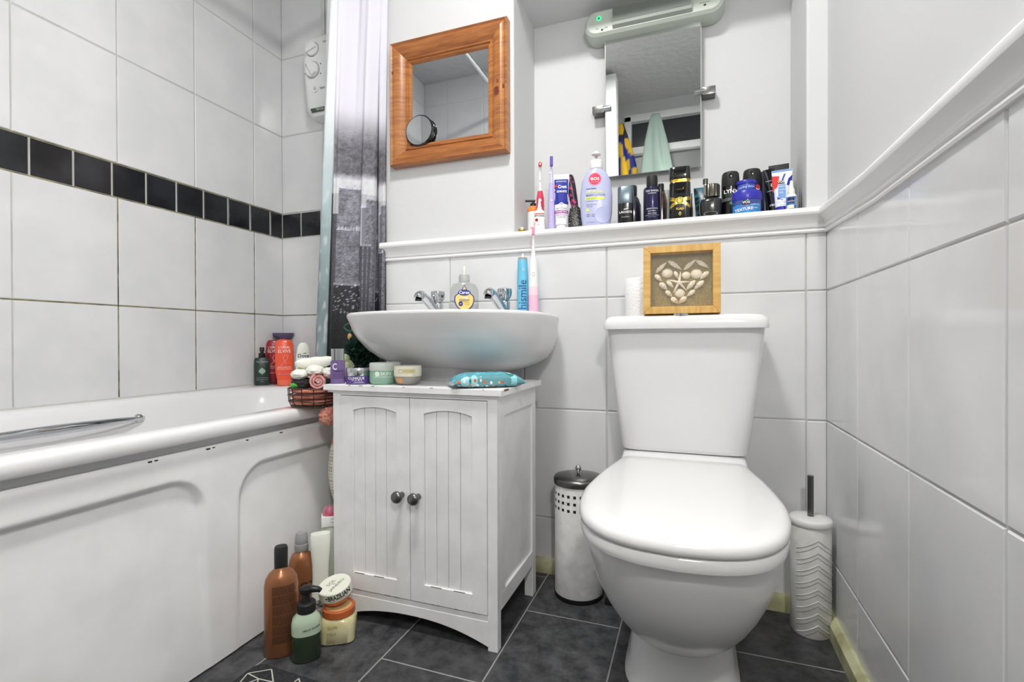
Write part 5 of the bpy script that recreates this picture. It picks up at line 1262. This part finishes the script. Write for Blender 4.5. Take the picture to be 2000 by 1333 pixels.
for k, (dz, h, lab_) in enumerate(((.0140, .0085, 'peach towel folded flat at the bottom of the wire basket'), (.0290, .008, 'peach towel folded in the middle of the wire basket'), (.0440, .0078, 'peach towel folded just under the pink roll in the wire basket'))):
    topthing('folded_towel', lab_, 'towel', lambda mb: crumple(mb, (BCX, BCY, Z+dz),   .062, .062, h*1.12, PEACH, 11+k*3, .05, 8))
def roll(c, L, r, m, m2, d, turns=2.2):
    # spiral roll lying along direction d (horizontal), end towards -d
    def fn(mb):
        d_ = Vector(d).normalized(); s_ = Vector((-d_.y, d_.x, 0)); u_ = Vector((0, 0, 1)); n = 60; inner = []; outer = []
        prof = []
        for i in range(n+1):
            q = i/n; rr_ = r*(.22+.72*q); a = turns*2*PI*q; prof.append((rr_*math.cos(a), rr_*math.sin(a)))
        th = r*.13
        loop = [(x*(1+th/max(1e-4, math.hypot(x, y))), y*(1+th/max(1e-4, math.hypot(x, y)))) for x, y in prof]+[(x*(1-th/max(1e-4, math.hypot(x, y))), y*(1-th/max(1e-4, math.hypot(x, y)))) for x, y in reversed(prof)]
        rings = [[Vector(c)+d_*(L*(e-.5))+s_*x*(1+.06*math.sin(9*e))+u_*z for x, z in loop] for e in (0, .25, .5, .75, 1)]
        mb.loft(rings, m, ms=[m, m, m, m2, m2])
        mb.cyl(Vector(c)-d_*L*.47, Vector(c)+d_*L*.47, r*.25, m2, 14)
    return fn
vd = (CAM.x-BCX, CAM.y-BCY, 0); vd = (-vd[0], -vd[1], 0)
def off(a, b, z): # a: to the right as seen, b: towards the camera
    v = Vector((-vd[0], -vd[1], 0)).normalized(); r_ = Vector((-v.y, v.x, 0)); p = Vector((BCX, BCY, Z+z))+r_*(a*.84+.002)+v*b; return (p.x, p.y, p.z)
VD = Vector((vd[0], vd[1], 0)).normalized(); VZ = math.atan2(VD.y, VD.x)
def lump(c, rl, rw, rh, m, seed):
    def fn(mb):
        k = len(mb.v); crumple(mb, (0, 0, 0), rl, rw, rh, m, seed, .10, 7)
        X = Matrix.Translation(Vector(c)) @ Matrix.Rotation(VZ, 4, 'Z'); mb.v[k:] = [tuple(X @ Vector(p)) for p in mb.v[k:]]
    return fn
topthing('rolled_towel', 'pink and white rolled towel in the wire basket', 'towel', roll(off(.006, .012, .0705), .10, .0205, PKT, WTOW, vd))
topthing('rolled_cloth', 'charcoal cloth beside the pink roll in the wire basket', 'towel', lump(off(-.042, .008, .0640), .045, .024, .017, BKT, 2))
topthing('rolled_cloth', 'white cloth lying over the charcoal cloth in the wire basket', 'towel', lump(off(-.046, .010, .0870), .045, .023, .0135, WTOW, 4))
topthing('rolled_cloth', 'plump white cloth lying over the pink roll in the wire basket', 'towel', lump(off(-.002, .012, .0960), .045, .024, .0150, WTOW, 8))
topthing('rolled_cloth', 'white cloth tucked against the lilac bottle at the edge of the basket', 'towel', lump(off(.040, .004, .0880), .045, .019, .0155, WTOW, 6))
topthing('rolled_towel', 'long white towel lying across the top of the cloths in the wire basket', 'towel', lambda mb: mb.tube([Vector(off(-.058+.112*i/14, -.004+.003*math.sin(i), .1130+.009*i/14+.001*math.sin(i*1.1))) for i in range(15)], [.006+.0080*min(1, 4*min(i, 14-i)/14+.25) for i in range(15)], WTOW, 20))
topthing('green_sponge', 'bright green soft sponge at the left side of the wire basket', 'sponge', lambda mb: crumple(mb, off(-.058, .036, .0605), .013, .013, .007, mat('bright_green', (76, 168, 62), .8, bump=.001, bscale=200), 5, .12))
t = topthing('net_scarf', 'sheer peach net cloth trailing below the wire basket over the bath edge', 'cloth', lambda mb: crumple(mb, (.758, -.612, .508), .021, .020, .024, mat('peach_net', (198, 126, 110), .9, noise_c=(222, 160, 142), nscale=110, bump=.001, bscale=200), 21, .22, 12))
# bath puff
def puff(mb):
    random.seed(12); PG = mat('dark_green_net', (24, 52, 42), .8, noise_c=(40, 84, 66), nscale=60, bump=.002, bscale=160)
    c = Vector(onY(706, 686, -.40))
    crumple(mb, c, .040, .036, .030, PG, 3, .25, 7)
    for k in range(34):
        d = Vector((random.gauss(0, 1), random.gauss(0, 1), random.gauss(0, .8))).normalized(); u = d.orthogonal().normalized(); v = d.cross(u); n = 22
        r = random.uniform(.016, .026); rings = []
        for q in range(5):
            h = .028+.020*q/4; rings.append([c+d*(h+.004*math.sin(5*a+k))+(u*math.cos(a)+v*math.sin(a)*.45)*(r*(.35+.65*q/4)*(1+.15*math.sin(7*a+k))) for a in [2*PI*i/n for i in range(n)]])
        mb.loft(rings, PG, caps=(False, False))
c = Vector(onY(706, 686, -.40))
t = thing('bath_puff', 'dark green bath puff hanging by a green cord behind the left end of the basin', 'bath puff', c)
mb = MB(); puff(mb); mb.v = [tuple(Vector(p)-c) for p in mb.v]; mb.build('net', t, ang=180)
p0 = Vector(onY(684, 668, -.43))-c; p1 = Vector(onY(682, 648, -.43))-c; p2 = Vector(onY(672, 640, -.43))-c; p3 = Vector(onY(682, 633, -.43))-c; p4 = Vector(onY(694, 640, -.425))-c
mb = MB(); mb.tube(spline([p1, p2, p3, p4, p1+Vector((.004, 0, 0)), p0, Vector((0, 0, .01))], 6), .0024, flat((40, 92, 74), .8), 8); mb.build('cord', t)
mb = MB(); mb.ball((p0+p1)*.5, .0085, flat((190, 160, 96), .5), 16, sx=.75, sy=.75, sz=1.25); g = mb.build('bead', t); g['label'] = 'wooden bead'

# ================================================================== ON THE FLOOR
def stand(name, label, cat, x, y, fn, rz=None):
    t = thing(name, label, cat, (x, y, 0.0006), face_cam(x, y) if rz is None else rz); fn(t); return t
COP = mat('copper_plastic', (150, 98, 64), .33, metal=.45, coat=.2)
def copper(capm, back):
    def f(t):
        R = .0355 if not back else .0300; H = .19 if not back else .171
        secs = [(0, R*.93, R*.72, 2.3), (.005, R, R*.80, 2.3), (H*.80, R, R*.80, 2.3), (H*.88, R*.93, R*.76, 2.2), (H*.95, R*.72, R*.64, 2), (H*.99, R*.44, R*.44, 2), (H*1.02, R*.38, R*.38, 2)]; s = surf_of(secs)
        def lb(mb):
            mb.body(secs, COP, 64)
            DK = flat((58, 38, 28), .5)
            if not back:
                rnd2 = random.Random(5)
                for k in range(52):
                    z = H*.83-k*.00245
                    if k % 9 == 8: mb.patch(-R*.52, R*.86, z, z+.0005, DK, s, .0004, nz=1); continue
                    x = -R*.52
                    while x < R*.80:
                        w_ = rnd2.uniform(.002, .0075); x1 = min(x+w_, R*.86); mb.patch(x, x1, z, z+.00125, DK, s, .0004, nx=2, nz=1); x = x1+.0009
            else:
                mb.text('OGX', .030, .004, H*.50, DK, s, .0006, bold=.02); mb.text('ARGAN OIL', .007, .004, H*.38, DK, s, .0006)
        part('bottle', t, lb, ang=50)
        if not back: part('cap', t, lambda mb: mb.body([(H*1.0, .0135, .0125, 2.2), (H*1.01, .0142, .013, 2.2), (H*1.235, .0142, .013, 2.2), (H*1.26, .0125, .0115, 2.2)], BLKM, 40), label='black flip cap')
        else: part('cap', t, lambda mb: (mb.lathe([(.0155, H*1.0), (.0165, H*1.01), (.0165, H*1.10), (.015, H*1.105), (.0155, H*1.11), (.0152, H*1.20), (.012, H*1.26), (.004, H*1.28)], mat('frosted_cap', (176, 178, 180), .3, trans=.3), 40)), label='frosted clear cap')
    return f
cp = onZ(542, 1279, 0)
stand('shampoo_bottle', 'copper coloured bottle with a black cap and small print, on the floor by the bath', 'bottle', .7825, -.795, copper(BLKM, False))
c2 = onX(589, 1150, .722)
stand('shampoo_bottle', 'copper coloured bottle with a frosted clear cap behind the black-capped one', 'bottle', c2.x, c2.y, copper(WPL, True))
def f(t):
    R = .0315; H = .105
    secs = [(0, R*.9, R*.75, 2.4), (.004, R*.97, R*.82, 2.4), (H*.75, R, R*.84, 2.4), (H*.87, R*.9, R*.78, 2.3), (H*.95, R*.66, R*.62, 2.1), (H, R*.55, R*.55, 2)]; s = surf_of(secs)
    GL = mat('soap_green_liquid', (44, 58, 40), .25, coat=.3); PG = mat('pale_green_soap', (176, 194, 170), .25, coat=.3)
    secs2 = [(q[0], q[1], q[2], q[3], GL if q[0] < H*.55 else PG) for q in [secs[0], secs[1], (H*.56, R*.99, R*.835, 2.4)]+secs[2:]]
    part('bottle', t, lambda mb: (mb.body(secs2, PG, 56), mb.text('HELLO AGAIN', .0056, .010, H*.70, INK, s, .0008, rot=.10, bold=.02)))
    part('collar', t, lambda mb: mb.lathe([(.0190, H-.002), (.0200, H), (.0200, H+.017), (.018, H+.019)], BLKM, 44))
    part('pump', t, lambda mb: (mb.lathe([(.010, H+.018), (.0095, H+.020), (.0085, H+.036), (.0135, H+.040), (.0140, H+.050), (.011, H+.052)], BLK, 32), mb.tube([(0, 0, H+.045), (.014, -.004, H+.046), (.026, -.008, H+.0445), (.030, -.009, H+.041)], [.008, .0075, .006, .005], BLK, 14)), ang=50)
stand('hand_soap_bottle', 'pale green pump bottle half full of dark green soap on the floor', 'soap', .851, -.792, f)
def f(t):
    R = .0245; H = .2125
    secs = [(0, R*1.0, R*.62, 2.5), (.004, R*1.05, R*.66, 2.5), (.028, R*1.02, R*.64, 2.5), (.05, R*.93, R*.6, 2.4), (.10, R*.82, R*.55, 2.4), (.135, R*.86, R*.58, 2.4), (.175, R*1.0, R*.64, 2.5), (H-.006, R*1.03, R*.64, 2.5), (H, R*.95, R*.56, 2.4)]; s = surf_of(secs)
    part('bottle', t, lambda mb: (mb.body(secs, flat((232, 234, 224), .25), 56), mb.patch(-R*.96, R*.96, .008, .048, mat('grey_fleck_label', (70, 72, 70), .5, noise_c=(196, 198, 194), nscale=160), s, .0005, nz=6)))
c3 = onX(625, 1090, .763)
stand('lotion_bottle', 'white waisted bottle with a flecked grey label between the bath and the cabinet', 'bottle', c3.x+.002, c3.y, f)
def f(t):
    part('bottle', t, lambda mb: mb.body([(0, .021, .017, 2.6), (.004, .022, .018, 2.6), (.203, .022, .018, 2.6), (.213, .017, .015, 2.4)], flat((200, 210, 196), .3))); part('collar', t, lambda mb: (mb.box((-.021, -.019, .214), (.021, .017, .241), WPL, c=.001), mb.patch(.002, .010, .234, .2348, INK, lambda x, z: -.0193, nx=1, nz=1), mb.patch(.002, .010, .225, .2258, INK, lambda x, z: -.0193, nx=1, nz=1))); part('cap', t, lambda mb: mb.body([(.2405, .018, .016, 2.2), (.253, .018, .016, 2.2), (.263, .013, .011, 2)], mat('pink_grey_cap', (196, 80, 112), .3, noise_c=(160, 150, 156), nscale=40)))
c4 = onX(643, 1010, .748)
stand('spray_bottle', 'pale bottle with a white collar and pink cap against the left side of the cabinet', 'bottle', c4.x+.002, c4.y, f)
# jars
jx, jy = .8665, -.7035
jt = thing('scrub_jar', 'rounded square glass jar of cream-coloured scrub with an orange lid on the floor', 'jar', (jx, jy, .0006), .55)
s_ = [(0, .036, .036, 4), (.003, .0395, .0395, 4.2), (.03, .0405, .0405, 4.2), (.046, .040, .040, 4), (.055, .036, .036, 3), (.058, .033, .033, 2.2)]
part('jar', jt, lambda mb: (mb.body(s_, mat('cream_scrub', (196, 186, 138), .15, coat=.5, noise_c=(214, 206, 166), nscale=14), 64), [mb.text(q, .0105, -.020, z_, flat((120, 116, 84)), surf_of(s_), .0006, 'LEFT', sx=.7) for q, z_ in (('GLOW', .042), ('HALA', .028), ('250 g', .010))]), ang=50)
part('lid', jt, lambda mb: (mb.lathe([(.036, .058), (.0375, .059), (.0375, .073), (.036, .0745), (.030, .0745), (.0295, .0738, flat((206, 172, 120), .4)), (.004, .0738, flat((206, 172, 120), .4))], mat('orange_lid', (188, 98, 52), .4), 60)), label='orange lid')
jt2 = thing('cream_jar', 'orange bowl-shaped cream jar with a white lettered lid, tilted on top of the orange lid', 'jar', (jx-.011, jy+.010, .0750), face_cam(jx, jy))
jt2.rotation_euler = (math.radians(9), math.radians(-11), face_cam(jx, jy)); jt2.location.z = .0806
s3 = [(0, .020, .020, 2), (.002, .024, .024, 2), (.008, .0315, .0315, 2), (.016, .0355, .0355, 2), (.020, .0362, .0362, 2)]
part('jar', jt2, lambda mb: mb.body(s3, mat('orange_jar', (214, 128, 66), .3, coat=.2), 56), ang=60)
s4 = [(.020, .0375, .0375, 2), (.0208, .0384, .0384, 2), (.0415, .0384, .0384, 2), (.0435, .0366, .0366, 2)]
def ld(mb):
    s = surf_of(s4); mb.body(s4, flat((230, 232, 218), .35), 60); mb.text('BRAZILIAN', .0165, .008, .0325, INK, s, .0005, sx=.62, bold=.03); mb.text('+', .010, -.020, .0325, INK, s, .0005, bold=.04); mb.text('Body Fave of Every Bum', .0042, .006, .0245, INK, s, .0005)
    T = Matrix(((1, 0, 0, 0), (0, 0, 1, 0), (0, -1, 0, 0), (0, 0, 0, 1)))
    rot = Matrix.Rotation(.75, 4, 'Z')
    for q, x, z, sz_ in (('SOL', 0, .010, .014), ('DE', 0, .001, .006), ('JANEIRO', 0, -.009, .012)):
        vs, fs = glyphs(q, 'CENTER', 0); mb.add([rot @ Vector((x+px*sz_, z+pz*sz_, .0438)) for px, pz in vs], fs, flat((92, 94, 84)))
part('lid', jt2, ld, label='white lid with black lettering')
# net bag hanging between bath and cabinet
def nb(mb):
    rings = []; cols = []; nu, nv = 120, 90
    for i in range(nv+1):
        q = i/nv; z = .245+.245*q; w_ = .004+.036*math.sin(PI*min(1, q*.92+.05))**.7*(1-.35*q)
        ring = []
        for k in range(nu):
            a = 2*PI*k/nu; ring.append((.7445+min(.043, w_*.95*math.cos(a)*(1+.08*math.sin(3*a+4*q))), -.535+w_*1.3*math.sin(a), z))
            hole = (math.sin(z*700+(k % 2)*0) > .2 and math.sin(a*26) > .2)
            cc = (226, 226, 214)
            if q < .66: cc = (120, 116, 106) if hole else (222, 222, 206)
            elif q > .72 and math.sin(a*1.0+3.9) > .45: cc = (226, 160, 118)
            cols.append(lin(cc))
        rings.append(ring)
    mb.loft(rings, PRINT); mb.col = cols
mb = MB(); nb(mb); tag(mb.build('net_bag', ang=180), 'white net bag with an orange patch hanging beside the cabinet below the wire basket', 'bag')
# bath mat
mt = thing('bath_mat', 'black bath mat with a pale geometric line pattern on the floor by the bath', 'bath mat', (0, 0, 0))
MATB = mat('mat_black', (34, 35, 38), .95, noise_c=(48, 49, 52), nscale=140, bump=.0012, bscale=260); MATL = mat('mat_line', (190, 190, 180), .9)
ox, oy, rz = .774, -.848, math.radians(-2)
E1 = Vector((math.cos(rz), math.sin(rz), 0)); E2 = Vector((math.sin(rz), -math.cos(rz), 0))
def mp(a, b, z): return Vector((ox, oy, z))+E1*a+E2*b
mb = MB(); ML, MW = .62, .46
out = []
for (a, b, s0) in ((.02, .02, PI), (ML-.02, .02, 1.5*PI), (ML-.02, MW-.02, 0), (.02, MW-.02, .5*PI)):
    for k in range(5):
        g_ = s0+PI/2*k/4; out.append((a+.02*math.cos(g_), b+.02*math.sin(g_)))
mb.loft([[mp(a, b, z) for a, b in out] for z in (.0008, .006)], MATB)
def seg(p, q, wd=.0013):
    d = (Vector(q)-Vector(p)); n = Vector((-d.y, d.x)).normalized()*wd; pts = [Vector(p)+n, Vector(q)+n, Vector(q)-n, Vector(p)-n]
    mb.add([mp(v.x, v.y, .0064) for v in pts], [(0, 1, 2, 3)], MATL)
for i in range(8):
    for j in range(6):
        x, y = .008+i*.076, .006+j*.078
        P = [(x, y+.030), (x+.036, y+.002), (x+.072, y+.030), (x+.060, y+.068), (x+.014, y+.070), (x+.036, y+.034)]
        for a, b in ((0, 1), (1, 2), (0, 5), (5, 2), (5, 3), (5, 4), (1, 5), (2, 3), (0, 4)):
            if (i*7+j*5+a*3+b) % 8: 
                if max(P[a][0], P[b][0]) < ML-.004 and max(P[a][1], P[b][1]) < MW-.004: seg(P[a], P[b])
mb.build('pile', mt, smooth=False)
# little black wedge behind the toilet
q = onZ(1190, 1183, 0)
mb = MB(); mb.box((q.x-.012, q.y-.002, .0004), (q.x+.028, q.y+.03, .020), BLKM, c=.003); tag(mb.build('rubber_wedge'), 'small black block on the floor between the bin and the toilet', 'block')
